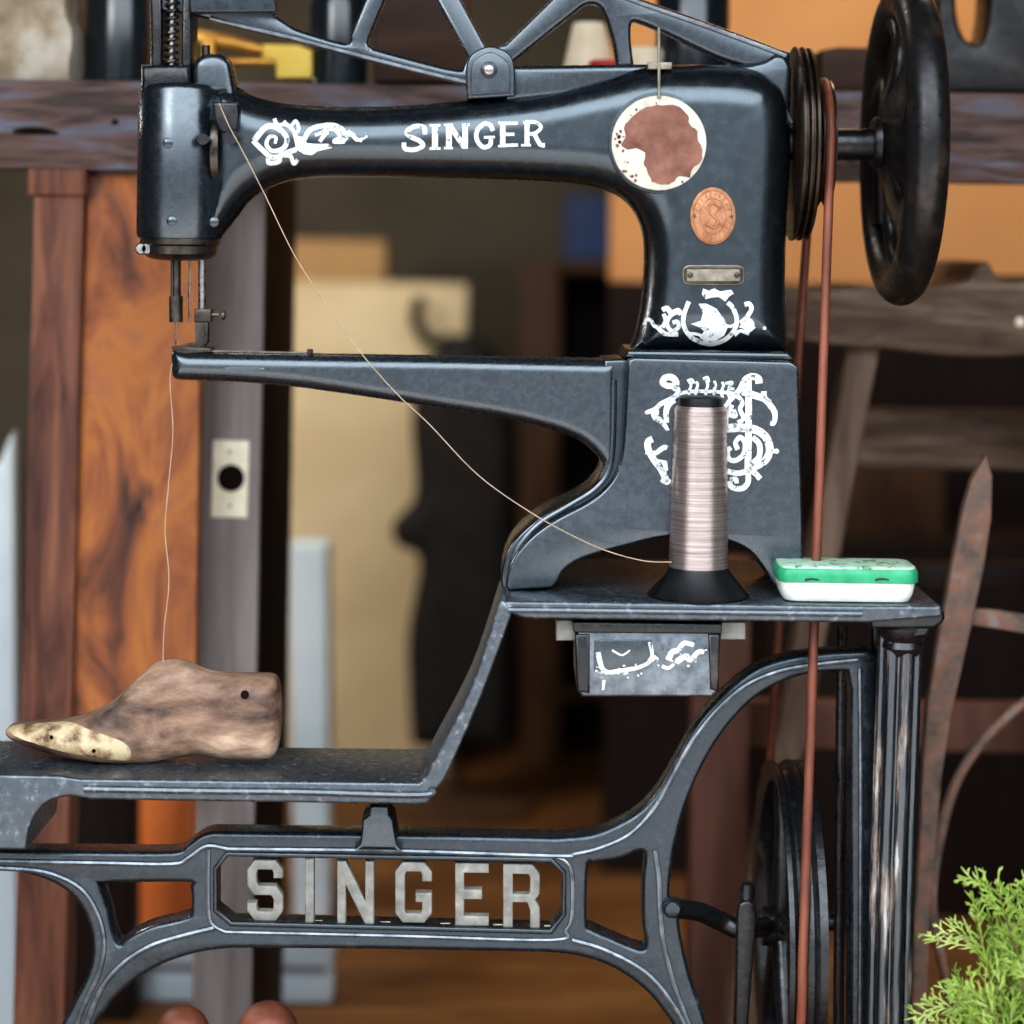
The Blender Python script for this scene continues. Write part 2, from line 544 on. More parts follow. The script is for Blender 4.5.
# ---- transfers (decals) laid onto a surface
def onto(px, py, bvhs, off=.0005, fallback=0.0):
    w = W(px, py, 0)
    d = (w - CAM).normalized()
    best = None
    for b in bvhs:
        h = b.ray_cast(CAM, d)
        if h[0] is not None and (best is None or h[3] < best[3]):
            best = h
    if best is None:
        return W(px, py, fallback) - d * off
    n = best[1]
    if n.dot(d) > 0:
        n = -n
    return best[0] + n * off


class Decal:
    gain = 1.0

    def __init__(self):
        self.v, self.f, self.m = [], [], []

    def stroke(self, pts, w, w1=None, n=6, mi=0, smooth=True):
        if smooth:
            pts = cr(pts, n)
        w1 = w if w1 is None else w1
        m = len(pts)
        L, Rr = [], []
        for i, p in enumerate(pts):
            a, b = pts[max(i - 1, 0)], pts[min(i + 1, m - 1)]
            t = (b[0] - a[0], b[1] - a[1])
            l = math.hypot(*t) or 1
            nx, ny = -t[1] / l, t[0] / l
            k = self.gain * (w + (w1 - w) * i / max(m - 1, 1)) / 2
            L.append((p[0] + nx * k, p[1] + ny * k))
            Rr.append((p[0] - nx * k, p[1] - ny * k))
        n0 = len(self.v)
        self.v += L + Rr
        for i in range(m - 1):
            self.f.append((n0 + i, n0 + i + 1, n0 + m + i + 1, n0 + m + i))
            self.m.append(mi)
        return self

    def fill(self, pts, holes=(), mi=0):
        loops = [[Vector((p[0], p[1], 0)) for p in l] for l in [pts] + list(holes)]
        tr = tessellate_polygon(loops)
        flat = [(p.x, p.y) for l in loops for p in l]
        n0 = len(self.v)
        self.v += flat
        for t in tr:
            self.f.append(tuple(i + n0 for i in t))
            self.m.append(mi)
        return self

    def blob(self, x, y, rx, ry=None, n=12, rot=0, mi=0):
        ry = ry or rx
        return self.fill([(x + rx * math.cos(2 * PI * k / n) * math.cos(rot) - ry * math.sin(2 * PI * k / n) * math.sin(rot),
                           y + rx * math.cos(2 * PI * k / n) * math.sin(rot) + ry * math.sin(2 * PI * k / n) * math.cos(rot)) for k in range(n)], mi=mi)

    def build(self, name, mats, targets, parent, label=None, seg=4.0, off=.0005):
        bm = bmesh.new()
        vs = [bm.verts.new((x, y, 0)) for x, y in self.v]
        for f, mi in zip(self.f, self.m):
            try:
                bf = bm.faces.new([vs[i] for i in f])
                bf.material_index = mi
            except ValueError:
                pass
        for _ in range(4):
            lg = [e for e in bm.edges if e.calc_length() > seg]
            if not lg:
                break
            bmesh.ops.subdivide_edges(bm, edges=lg, cuts=1)
            bmesh.ops.triangulate(bm, faces=[f for f in bm.faces if len(f.verts) > 4])
        bm.verts.index_update()
        bv = [BV[t] for t in targets]
        V = [onto(v.co.x, v.co.y, bv, off) for v in bm.verts]
        F = [tuple(v.index for v in f.verts) for f in bm.faces]
        mi = [f.material_index for f in bm.faces]
        bm.free()
        me_o = link_mesh(name, V, F, mats, parent, 180, mi, label=label, clean=False)
        return me_o


# block letters as outlines in a unit box (x right, y down), stroke t horizontally, u vertically
def letter(ch, t, u, c=.16):
    if ch == 'I':
        return [(0, 0), (1, 0), (1, 1), (0, 1)], []
    if ch == 'E':
        return [(0, 0), (1, 0), (1, u), (t, u), (t, .5 - u / 2), (.8, .5 - u / 2), (.8, .5 + u / 2), (t, .5 + u / 2), (t, 1 - u), (1, 1 - u), (1, 1), (0, 1)], []
    if ch == 'N':
        return [(0, 0), (t, 0), (1 - t, .62), (1 - t, 0), (1, 0), (1, 1), (1 - t, 1), (t, .38), (t, 1), (0, 1)], []
    if ch == 'S':
        return [(1, c), (1, .3), (1 - t, .3), (1 - t, c + .05), (1 - t - .04, u), (t + .04, u), (t, c + .05), (t, .5 - u / 2 - .06), (t + .06, .5 - u / 2), (1 - c * 1.2, .5 - u / 2),
                (1, .5 + .08), (1, 1 - c), (1 - c * 1.3, 1), (c * 1.3, 1), (0, 1 - c), (0, .7), (t, .7), (t, 1 - c - .05), (t + .04, 1 - u), (1 - t - .04, 1 - u), (1 - t, 1 - c - .05),
                (1 - t, .5 + u / 2 + .06), (1 - t - .06, .5 + u / 2), (c * 1.2, .5 + u / 2), (0, .5 - .08), (0, c), (c * 1.3, 0), (1 - c * 1.3, 0)], []
    if ch == 'G':
        return [(1, c), (1, .32), (1 - t, .32), (1 - t, c + .05), (1 - t - .04, u), (t + .04, u), (t, c + .05), (t, 1 - c - .05), (t + .04, 1 - u), (1 - t - .04, 1 - u), (1 - t, 1 - c - .05),
                (1 - t, .5 + u), (.55, .5 + u), (.55, .5), (1, .5), (1, 1 - c), (1 - c * 1.3, 1), (c * 1.3, 1), (0, 1 - c), (0, c), (c * 1.3, 0), (1 - c * 1.3, 0)], []
    if ch == 'R':
        return [(0, 0), (1 - c * 1.3, 0), (1, c), (1, .46), (1 - c * .8, .56), (1, .68), (1, 1), (1 - t, 1), (1 - t, .72), (1 - t - .08, .6), (t, .6), (t, 1), (0, 1)], \
               [[(t, u), (1 - t - .05, u), (1 - t, u + .05), (1 - t, .42), (1 - t - .05, .47), (t, .47)]]


def place(loop, x0, y0, x1, y1, slant=0.0):
    return [(x0 + (x1 - x0) * a, y0 + (y1 - y0) * b + slant * ((x1 - x0) * a)) for a, b in loop]


# ================================================================== THE SEWING MACHINE
YA = .075                                    # depth of the arm's axis
sm = thing('sewing_machine', 'black cast iron cobbler sewing machine with white scroll transfers, on the iron table', 'sewing machine', W(700, 592, .06))

arm_top = [(212, 92), (226, 84), (240, 88), (256, 97), (290, 104), (340, 107), (400, 106), (450, 102), (500, 97), (550, 90), (600, 78), (640, 68), (680, 65), (730, 66), (760, 72), (778, 86), (786, 108)]
arm_rt = [(789, 140), (788, 180), (785, 230), (784, 290), (787, 352, 1)]
arm_bt = [(628, 352, 1), (637, 325), (643, 285), (644, 245), (639, 222), (628, 204), (610, 192), (580, 184), (520, 180), (440, 178), (360, 177), (310, 178), (282, 183), (262, 192), (248, 203), (236, 219), (222, 236, 1), (205, 238, 1)]
arm_o = cr(arm_top + arm_rt + arm_bt + [(205, 200), (205, 120)], 5, closed=True)
xcol = W(640, 200, YA).x


def arm_half(X, Z):
    t = np.clip((X - (xcol - .10)) / .13, 0, 1)
    t = t * t * (3 - 2 * t)
    return .038 + .014 * t


def arm_R(X, Z):
    t = np.clip((X - (xcol - .08)) / .14, 0, 1)
    t = t * t * (3 - 2 * t)
    return .037 + .008 * t


arm = inflate('arm', arm_o, YA, arm_half, arm_R, M['japan'], sm, h=.0025)

# raised rib along the top of the arm, from the lever bracket to the column
plate('top_rib', cr([(505, 66, 1), (640, 64), (700, 64), (748, 64, 1), (765, 60), (776, 54), (786, 57), (792, 68, 1), (790, 130, 1), (770, 95), (730, 72), (640, 78), (590, 92), (505, 102, 1)], 5, True),
      YA - .022, YA + .022, M['japan_flat'], sm, bev=.006)

# head with face plate
hc = W(181, 160, YA)
k = K(YA)
zt, zb = W(181, 86, YA).z, W(181, 238, YA).z
MB().lathe([(.036, zt - hc.z + .002), (.042, zt - hc.z - .001), (.0445, zt - hc.z - .006), (.0445, zb - hc.z + .004), (.043, zb - hc.z)], hc, n=64).build('face_head', M['japan_flat'], sm)
hb = MB()
hb.pxbox(140, 64, 190, 92, YA - .03, YA + .03, bev=.008)
hb.build('head_cap', M['cast_dark'], sm)
plate('thumb_knob', cr([(192, 92, 1), (192, 66), (198, 57), (208, 53), (220, 54), (229, 62), (233, 80), (236, 96, 1)], 4, True), YA - .026, YA + .02, M['japan_flat'], sm, bev=.008)
MB().lathe([(.004, 0), (.004, .012)], W(206, 57, YA - .018), n=12).build('oil_cap', M['dark_steel'], sm)
# presser bar with its spring, above the head
pb = MB()
pc = W(171, 80, YA - .02)
pb.tube([pc, pc + Vector((0, 0, .10))], .0035, 12)
pb.build('presser_bar_top', M['steel'], sm)
sp = MB()
sp.tube([pc + Vector((.0062 * math.cos(a), .0062 * math.sin(a), .006 + .0046 * a / (2 * PI) * 1.6)) for a in np.linspace(0, 2 * PI * 12, 12 * 14)], .0018, 6)
sp.build('coil_spring', M['dark_steel'], sm)
gb = MB()
gb.poly(cr([(150, 92, 1), (150, 30), (148, -20, 1), (162, -20, 1), (162, 92, 1)], 3, True), YA - .02, YA + .03, bev=.004)
gb.poly(cr([(181, 92, 1), (182, -20, 1), (191, -20, 1), (191, 92, 1)], 3, True), YA - .02, YA + .03, bev=.003)
gb.pxbox(150, 60, 190, 92, YA - .005, YA + .03, bev=.003)
gb.build('spring_guide', M['cast_dark'], sm)
for x, y in ((168, 143), (172, 221), (214, 222)):
    p = onto(x, y, [BV[c] for c in sm.children if c.name.startswith(('face_head', 'arm'))], 0)
    MB().lathe([(.0052, .001), (.0052, -.0012), (.004, -.002)], p, 'y', n=16).build('face_screw', M['japan'], sm)
# turning ring under the head
rb = MB()
rc = W(180, 248, YA)
rb.lathe([(.038, .012), (.041, .010), (.041, .004), (.0375, .002), (.0375, -.006), (.031, -.011), (.018, -.013)], rc, n=48)
rb.build('turning_ring', M['dark_steel'], sm)
for dx in (-.036, -.030):
    MB().lathe([(.005, -.004), (.0065, -.002), (.0065, .004), (.005, .006)], rc + Vector((dx, -.022, -.001)), 'y', n=16).build('ring_screw', M['steel'], sm)
# needle bar, needle, presser bar and foot
nb = MB()
p0 = W(176, 256, YA - .006)
p1 = W(176, 322, YA - .006)
nb.tube([p0, W(176, 300, YA - .006)], .0052, 14)
nb.tube([W(176, 296, YA - .006), p1], [.0072, .0072], 14)
nb.tube([W(172, 258, YA - .012), W(172, 318, YA - .012)], .0014, 8)
nb.lathe([(.003, .001), (.003, -.0045)], W(176, 310, YA - .012), 'y', n=12)
nb.build('needle_bar', M['dark_steel'], sm)
MB().tube([p1, W(175.5, 340, YA - .006), W(175.5, 351, YA - .006)], [.0013, .0011, .0004], 8).build('needle', M['steel'], sm)
ps = MB()
ps.tube([W(202, 256, YA + .004), W(202, 325, YA + .004)], .0042, 12)
ps.tube([W(190, 258, YA + .006), W(189, 322, YA + .006)], .0012, 8)
ps.build('presser_bar', M['steel'], sm)
pf = MB()
pf.pxbox(194, 309, 211, 322, YA - .006, YA + .012, bev=.0015)
pf.poly([(195, 322), (208, 322), (208, 342), (204, 347), (186, 349), (180, 348), (181, 345), (195, 342)], YA - .004, YA + .010, bev=.001)
pf.lathe([(.0035, .0), (.0035, -.004)], W(202, 333, YA - .004), 'y', n=12)
pf.tube([W(211, 315, YA), W(219, 315, YA)], .0016, 8)
pf.lathe([(.0022, -.001), (.005, 0), (.005, .003), (.0022, .004)], W(222, 315, YA), 'x', n=14)
pf.build('presser_foot', M['dark_steel'], sm)
# tension assembly at the neck
tn = MB()
tc_ = W(217, 152, YA - .03)
tn.lathe([(.004, -.004), (.041, -.004), (.042, 0), (.041, .004), (.004, .004)], W(219, 150, YA), 'x', n=40)
tn.build('tension_disc', M['dark_steel'], sm)
tk = MB()
tk.poly(cr([(212, 102, 1), (238, 102, 1), (239, 118), (236, 130), (222, 132), (214, 118)], 4, True), YA - .052, YA - .03, bev=.003)
tk.tube([W(231, 137, YA - .055), W(231, 137, YA - .03)], .0075, 12)
tk.tube([W(203, 139, YA - .05), W(203, 139, YA - .02)], .006, 14)
tk.tube([W(203, 139, YA - .035), W(214, 139, YA - .035)], .003, 8)
tk.build('thread_guide', M['cast_dark'], sm)

# the big truss lever on top
lev_out = cr([(150, -30, 1), (262, -30, 1), (275, 14, 1), (276, 16), (288, 24), (300, 30), (345, 43), (349, 36, 1), (377, -30, 1), (398, -30, 1), (370, 36), (372, 46), (380, 50), (440, 66), (462, 70, 1), (467, 56, 1), (420, -30, 1), (446, -30, 1), (487, 48, 1), (505, 44, 1),
              (545, 5), (560, -10), (575, -18, 1), (612, -14, 1), (640, -2), (700, 19), (760, 41), (778, 48), (790, 52, 1), (790, 66, 1), (745, 66, 1), (720, 58), (690, 44), (660, 30), (640, 22), (632, 22), (631, 40), (634, 66, 1), (617, 66, 1), (613, 40), (604, 12), (597, 4), (586, 4), (572, 14), (512, 62, 1), (500, 84, 1), (470, 86, 1), (440, 78), (380, 63), (300, 42), (245, 29), (205, 18, 1), (190, 14, 1), (150, 10, 1)], 4, True)
lev = MB().poly(lev_out, YA - .016, YA + .012, bev=.0045)
lev.poly(cr([(180, -30, 1), (250, -52), (350, -62), (450, -60), (540, -42), (600, -18, 1), (575, -8, 1), (530, -22), (450, -36), (350, -37), (262, -26, 1)], 4, True), YA - .015, YA + .011, bev=.004)
lever = lev.build('take_up_lever', M['japan_flat'], sm)
lb = MB()
lb.tube([W(x, y, YA - .017) for x, y in cr([(210, 18), (245, 27), (300, 40), (380, 61), (440, 76), (466, 82)], 5)], .0022, 8)
lb.build('lever_rib', M['edge'], sm)
lb = MB()
lb.tube([W(x, y, YA - .017) for x, y in cr([(612, -8), (640, 3), (700, 24), (760, 46), (786, 56)], 5)], .0022, 8)
lb.build('lever_rib', M['edge'], sm)
plate('lever_clamp', [(186, -30), (274, -30), (276, 12), (190, 13)], YA - .034, YA - .014, M['cast'], sm, bev=.003)
br = MB()
br.poly(cr([(467, 99, 1), (466, 70), (470, 56), (479, 49), (490, 46), (502, 49), (511, 56), (515, 70), (515, 96, 1)], 5, True), YA - .034, YA + .030, bev=.0025)
br.poly(cr([(471, 95, 1), (471, 70), (476, 59), (490, 52), (504, 59), (510, 70), (510, 92, 1)], 5, True), YA - .037, YA - .033, bev=.0012)
br.build('lever_bracket', M['japan_flat'], sm)
sc_ = MB()
sc_.lathe([(.0085, .002), (.0085, -.002), (.0068, -.003)], W(489, 70, YA - .036), 'y', n=20)
sc_.build('pivot_screw', M['cast_dark'], sm)
pn = MB()
pn.lathe([(.0048, .004), (.0048, -.0038), (.003, -.0046)], W(489, 70, YA - .036), 'y', n=16)
pn.build('pivot_pin', M['steel'], sm, label='bright steel pivot pin')
# little rod and cross plate in front of the column top
rd = MB()
rd.tube([W(659, 28, YA - .03), W(659, 98, YA - .056)], .0016, 8)
rd.poly(cr([(648, 62, 1), (672, 62, 1), (672, 69, 1), (648, 69, 1)], 1, True), YA - .044, YA - .03, bev=.001)
rd.build('thread_post', M['nickel'], sm)

# round worn cover plate
cv = MB()
cc = W(659, 143, YA - .0505)
cv.lathe([(.048, .008), (.0485, -.0005), (.0475, -.002), (.045, -.0025), (.001, -.0026)], cc, 'y', n=64)
wp = cr([(632, 118), (640, 111), (652, 106), (668, 105), (681, 108), (688, 116), (690, 125), (697, 131), (698, 142), (703, 150), (700, 162), (692, 168), (690, 177), (680, 176), (672, 183), (662, 184), (652, 181), (648, 172), (644, 162), (645, 153), (636, 148), (628, 150), (622, 145), (626, 136), (624, 128)], 3, True)
wp = [(x + random.uniform(-.8, .8), y + random.uniform(-.8, .8)) for x, y in wp]
loops = [[Vector((p[0], p[1], 0)) for p in wp]]
cv.add([W(p[0], p[1], YA - .0538) for p in wp], [tuple(t) for t in tessellate_polygon(loops)], 1)
for _ in range(26):
    a = random.uniform(1.9, 3.4) if random.random() < .7 else random.uniform(0, 6.28)
    r = random.uniform(36, 45) if random.random() < .5 else random.uniform(28, 43)
    x, y = 659 + r * math.cos(a), 144 + r * math.sin(a)
    s = random.uniform(.6, 2)
    cv.add([W(x + s * math.cos(t) * random.uniform(.6, 1.2), y + s * math.sin(t), YA - .0536) for t in np.linspace(0, 5.4, 7)], [tuple(range(7))], 1)
cv.build('cover_plate', [M['cream'], M['worn_brown']], sm, label='round cream cover plate worn to brown metal')
MB().lathe([(.0495, .004), (.0515, .0015), (.051, -.001), (.0488, -.0012), (.0488, .004)], cc, 'y', n=64).build('cover_ring', M['japan'], sm)

# copper badge
def ell(x, y, rx, ry, n=40):
    return [(x + rx * math.cos(2 * PI * i / n), y + ry * math.sin(2 * PI * i / n)) for i in range(n)]
bd = MB()
ybd = YA - .0555
bd.poly(ell(713, 216, 23, 29), ybd, ybd + .008, bev=.0015)
ring = lambda rx, ry: [W(713 + rx * math.cos(t), 216 + ry * math.sin(t), ybd - .0004) for t in np.linspace(0, 2 * PI, 41)[:-1]]
bd.tube(ring(20, 26), .0009, 6, closed=True)
bd.tube(ring(13, 18), .0007, 6, closed=True)
bd.tube([W(x, y, ybd - .0006) for x, y in cr([(719, 207), (713, 203), (708, 208), (712, 215), (718, 221), (714, 228), (707, 224)], 5)], .0014, 6)
bd.tube([W(704, 226, ybd - .0006), W(722, 206, ybd - .0006)], .0008, 6)
bd.tube([W(704, 206, ybd - .0006), W(722, 226, ybd - .0006)], .0008, 6)
for i in range(22):
    a = 2 * PI * i / 22
    bd.tube([W(713 + 15 * math.cos(a), 216 + 20.5 * math.sin(a), ybd - .0004), W(713 + 18 * math.cos(a), 216 + 24 * math.sin(a), ybd - .0004)], .0007, 5)
bd.build('badge', M['copper'], sm, label='oval copper badge with raised S emblem')
for x in (694, 732):
    MB().lathe([(.0022, .002), (.0022, -.0006), (.001, -.0012)], W(x, 216, ybd), 'y', n=10).build('badge_rivet', M['dark_steel'], sm)
npl = MB()
npl.poly(cr([(683, 270), (686, 266), (692, 265, 1), (735, 265, 1), (741, 266), (744, 270), (744, 280), (741, 284), (735, 285, 1), (692, 285, 1), (686, 284), (683, 280)], 3, True), ybd, ybd + .008, bev=.0008)
npl.build('number_plate', M['nickel'], sm)
nr = MB()
nr.poly(cr([(684, 270), (687, 267), (692, 266, 1), (735, 266, 1), (740, 267), (743, 270), (743, 280), (740, 283), (735, 284, 1), (692, 284, 1), (687, 283), (684, 280)], 3, True), ybd - .001, ybd + .001,
        holes=[cr([(687, 270), (692, 269), (735, 269), (740, 270), (740, 280), (735, 281), (692, 281), (687, 280)], 2, True)], bev=.0004)
for x in (690, 737):
    MB().lathe([(.003, .001), (.003, -.0014), (.0015, -.0022)], W(x, 275, ybd), 'y', n=12).build('plate_rivet', M['dark_steel'], sm)
nr.build('plate_border', M['dark_steel'], sm)

# cylinder bed
bed_o = cr([(172, 352, 1), (176, 349), (190, 351, 1), (400, 355, 1), (616, 359, 1), (616, 478, 1), (606, 470), (601, 460), (590, 447), (572, 435), (545, 426), (500, 416), (440, 407), (380, 398), (330, 391), (290, 386), (240, 382), (190, 380), (178, 379), (173, 374)], 5, True)
xb0 = W(300, 370, .055).x
xb1 = W(620, 370, .055).x


def bed_half(X, Z):
    t = np.clip((X - xb0) / (xb1 - xb0), 0, 1)
    return .017 + .021 * t


def bed_R(X, Z):
    t = np.clip((X - xb0) / .16, 0, 1)
    return .0145 - .002 * t


bed = inflate('cylinder_bed', bed_o, .055, bed_half, bed_R, M['japan_flat'], sm, h=.002)
bt = MB()
bt.poly([(170, 347), (210, 348), (212, 352), (178, 354)], .045, .075, bev=.001)
bt.tube([W(205, 351.5, .05), W(310, 353.5, .05)], .0016, 8)
bt.lathe([(.003, 0), (.003, .006)], W(310, 355, .05), n=12)
bt.build('needle_plate', M['dark_steel'], sm)

# pedestal
ped_o = cr([(628, 360, 1), (634, 357, 1), (790, 361, 1), (799, 366, 1), (800, 420), (803, 520), (804, 594, 1), (782, 594, 1), (772, 582), (763, 568), (752, 554), (738, 545), (718, 539), (690, 536), (660, 538), (630, 545), (600, 553), (578, 561), (564, 571), (558, 581), (552, 588, 1), (508, 591, 1), (506, 583), (510, 566), (520, 549), (537, 532), (560, 517), (585, 504), (603, 491), (616, 474), (622, 455), (625, 420)], 5, True)
ped = plate('pedestal', ped_o, 0.0, .15, M['japan_flat'], sm, bev=.0035, bres=3)
fl = MB()   # flange standing proud behind the left edge of the pedestal
fl.poly(cr([(604, 360, 1), (632, 359, 1), (632, 470), (612, 500), (560, 530), (525, 560), (515, 592, 1), (503, 592, 1), (501, 575), (507, 553), (520, 534), (545, 514), (575, 500), (592, 488), (602, 472), (606, 440)], 5, True), .02, .12, bev=.003)
fl.build('bed_flange', M['japan'], sm)
fr = MB()
fr.tube([W(x, y, .019) for x, y in cr([(614, 380), (613, 440), (609, 470), (595, 489), (570, 505), (540, 523), (520, 545), (510, 570)], 5)], .003, 8)
fr.build('flange_bead', M['japan_flat'], sm)
plate('column_foot', [(628, 350), (788, 352), (796, 361), (624, 358)], .014, .14, M['japan'], sm, bev=.004)

# transfers on the arm, column and pedestal
dc = Decal()
q = lambda L: [(240 + x / 3.2, 90 + y / 3.2) for x, y in L]
dc.stroke(q([(45, 162), (85, 118), (125, 125), (150, 155), (140, 185), (105, 195), (85, 175), (95, 150), (115, 152), (112, 172)]), 6, 3)
dc.stroke(q([(42, 162), (70, 190), (105, 215), (150, 200), (180, 190)]), 5)
dc.stroke(q([(95, 205), (92, 232), (125, 228), (128, 212), (160, 210), (172, 235), (185, 222)]), 5, 4)
dc.stroke(q([(110, 92), (120, 112), (150, 112), (170, 130), (180, 150)]), 4)
dc.stroke(q([(140, 100), (160, 118), (178, 100), (188, 122), (182, 140)]), 3.5)
dc.fill(q([(170, 145), (200, 150), (215, 170), (240, 172), (285, 172), (295, 185), (250, 195), (230, 208), (205, 205), (180, 190)]))
dc.stroke(q([(205, 160), (225, 128), (265, 115), (305, 115), (330, 130), (340, 155)]), 5)
dc.stroke(q([(255, 165), (275, 140), (300, 125), (320, 150), (300, 165), (335, 165)]), 4)
dc.stroke(q([(240, 145), (265, 135), (275, 120)]), 3)
dc.stroke(q([(330, 160), (355, 140), (375, 160), (408, 148)]), 6, 2)
dc.stroke(q([(345, 132), (365, 150), (390, 165)]), 4, 2)
dc.build('scroll_transfer', M['white_decal'], [arm], sm, label='white worn scroll transfer at the head end of the arm')
dc = Decal()
serif = 'INER'
for ch, x0, x1 in (('S', 403, 426), ('I', 432, 438), ('N', 446, 468), ('G', 474, 494), ('E', 500, 518), ('R', 523, 545)):
    y0 = 125.5 - (x0 - 403) * .036
    y1 = y0 + 25
    if ch == 'S':
        dc.stroke([(x1 - 1, y0 + 9), (x1 - 2, y0 + 2), (x0 + 12, y0 + 1), (x0 + 4, y0 + 6), (x0 + 7, y0 + 11), (x0 + 16, y0 + 15), (x0 + 20, y0 + 20), (x0 + 12, y1 - 1), (x0 + 2, y1 - 2), (x0 + 1, y1 - 8)], 4.6)
    elif ch == 'G':
        dc.stroke([(x1 - 1, y0 + 8), (x1 - 4, y0 + 2), (x0 + 10, y0 + 1), (x0 + 3, y0 + 8), (x0 + 3, y0 + 17), (x0 + 9, y1 - 1), (x1 - 4, y1 - 3), (x1 - 3, y0 + 16)], 4.4)
        dc.stroke([(x0 + 10, y0 + 14.5), (x1 + 1, y0 + 14)], 2.6, smooth=False)
    elif ch == 'R':
        dc.stroke([(x0 + 4, y0), (x0 + 4, y1)], 5, smooth=False)
        dc.stroke([(x0, y0 + 1), (x0 + 12, y0 + 1), (x0 + 18, y0 + 6), (x0 + 12, y0 + 12), (x0 + 4, y0 + 12.5)], 3.6)
        dc.stroke([(x0 + 11, y0 + 12), (x1 - 5, y1 - 2), (x1, y1 - 1)], 4.4)
    else:
        o_, h_ = letter(ch, .26 if ch == 'N' else .3, .13)
        dc.fill(place(o_, x0, y0, x1, y1, -.02), [place(l, x0, y0, x1, y1, -.02) for l in h_])
    if ch in serif:
        ends = {'I': [(x0 - 2.5, x1 + 2.5, y0), (x0 - 2.5, x1 + 2.5, y1)], 'N': [(x0 - 2, x0 + 7, y0), (x0 - 2, x0 + 7, y1), (x1 - 6, x1 + 2, y0)],
                'E': [(x0 - 2, x0 + 6, y0), (x0 - 2, x0 + 6, y1)], 'R': [(x0 - 2, x0 + 8, y1)]}[ch]
        for a, b, yy in ends:
            yy = yy + 1 if yy == y0 else yy - 1
            dc.stroke([(a, yy), (b, yy)], 2.4, smooth=False)
dc.build('lettering', M['white_decal'], [arm], sm, label='white SINGER lettering on the arm')
dc = Decal()
q = lambda L: [(630 + x / 4.453, 270 + y / 4.453) for x, y in L]
dc.stroke(q([(262, 140), (240, 200), (240, 250), (275, 300), (350, 328), (420, 310), (465, 265), (475, 215), (455, 165), (435, 145)]), 4.5)
dc.fill(q([(305, 150), (340, 150), (385, 172), (420, 220), (435, 255), (420, 290), (380, 315), (330, 320), (310, 300), (330, 270), (300, 250), (270, 240), (315, 225), (325, 190)]))
dc.fill(q([(325, 82), (350, 92), (375, 82), (400, 95), (450, 88), (462, 105), (440, 118), (425, 140), (395, 120), (365, 122), (335, 130), (320, 108)]))
dc.stroke(q([(250, 280), (300, 285), (340, 300)]), 3)
dc.stroke(q([(410, 240), (445, 250), (470, 240)]), 3)
dc.stroke(q([(65, 245), (75, 222), (95, 225), (110, 250), (140, 255)]), 3.5)
dc.stroke(q([(145, 180), (165, 170), (185, 190), (215, 180), (225, 200)]), 5)
dc.stroke(q([(215, 185), (180, 205), (165, 240), (185, 270), (215, 255), (210, 230), (190, 235)]), 4)
dc.stroke(q([(120, 250), (150, 280), (185, 285), (215, 285)]), 4.5)
dc.stroke(q([(150, 195), (160, 225), (145, 255)]), 4)
dc.stroke(q([(510, 155), (530, 150), (540, 175), (515, 215), (490, 235)]), 4.5)
dc.fill(q([(500, 230), (530, 210), (550, 225), (555, 245), (530, 260), (530, 290), (512, 285), (505, 260), (485, 255)]))
dc.stroke(q([(465, 290), (490, 270), (520, 275), (555, 250)]), 3.5)
dc.blob(*q([(598, 258)])[0], 1.8)
dc.build('column_transfer', M['white_decal'], [arm], sm, label='white scrolled oval transfer at the foot of the column')
dc = Decal()
dc.gain = 1.1
dc.stroke(q([(185, 530), (205, 505), (190, 480), (160, 478), (145, 500), (165, 515), (200, 520), (215, 545), (190, 570), (140, 595), (110, 620), (80, 632)]), 6.5, 4)
dc.blob(*q([(75, 634)])[0], 2)
dc.stroke(q([(110, 625), (115, 655), (145, 680), (170, 715)]), 8, 3)
dc.stroke(q([(195, 575), (170, 600), (160, 640), (165, 680)]), 7, 4)
dc.stroke(q([(205, 555), (260, 542), (340, 540), (420, 545), (480, 552)]), 3.2)
for x in (265, 295, 340, 375, 410, 440):
    dc.stroke(q([(x, 490 + abs(x - 345) * .12), (x + 6, 515), (x - 4, 545), (x + 4, 570)]), 2.6)
dc.stroke(q([(255, 495), (275, 488), (285, 505)]), 2.6)
dc.stroke(q([(325, 485), (345, 478), (350, 500)]), 2.6)
dc.stroke(q([(425, 505), (455, 500), (440, 525), (465, 530)]), 2.6)
dc.stroke(q([(575, 505), (570, 482), (540, 474), (510, 490), (490, 530), (450, 575), (420, 612)]), 7, 4)
dc.stroke(q([(526, 480), (528, 600), (527, 760), (524, 900)]), 6)
dc.stroke(q([(478, 560), (500, 590), (490, 620), (505, 660), (480, 680)]), 4)
dc.stroke(q([(455, 600), (440, 640), (470, 650), (460, 620)]), 4)
dc.stroke(q([(430, 620), (428, 680), (432, 712)]), 4)
dc.stroke(q([(500, 540), (560, 560), (600, 575), (630, 610), (645, 640), (640, 680), (625, 682)]), 7, 4)
dc.stroke(q([(595, 540), (600, 575), (625, 590)]), 5)
dc.blob(*q([(648, 632)])[0], 2.2)
dc.stroke(q([(430, 705), (490, 702), (560, 712), (605, 745), (622, 800), (600, 850), (550, 880), (520, 900)]), 8, 6)
dc.stroke(q([(620, 805), (655, 806)]), 4)
dc.blob(*q([(652, 806)])[0], 2.6)
dc.stroke(q([(545, 745), (575, 775), (575, 830), (545, 860)]), 5)
dc.stroke(q([(480, 800), (470, 770), (490, 745), (512, 770), (505, 820), (470, 848), (440, 840), (435, 805), (450, 790)]), 4.5)
dc.stroke(q([(432, 895), (480, 905), (540, 895), (580, 930)]), 5)
dc.stroke(q([(440, 940), (455, 968), (500, 972), (525, 945), (525, 900)]), 5)
dc.stroke(q([(445, 935), (470, 930), (475, 950)]), 4)
dc.stroke(q([(100, 752), (80, 765), (82, 800), (110, 850), (140, 890), (165, 945)]), 6)
dc.stroke(q([(70, 808), (110, 815), (150, 790), (165, 795)]), 4.5)
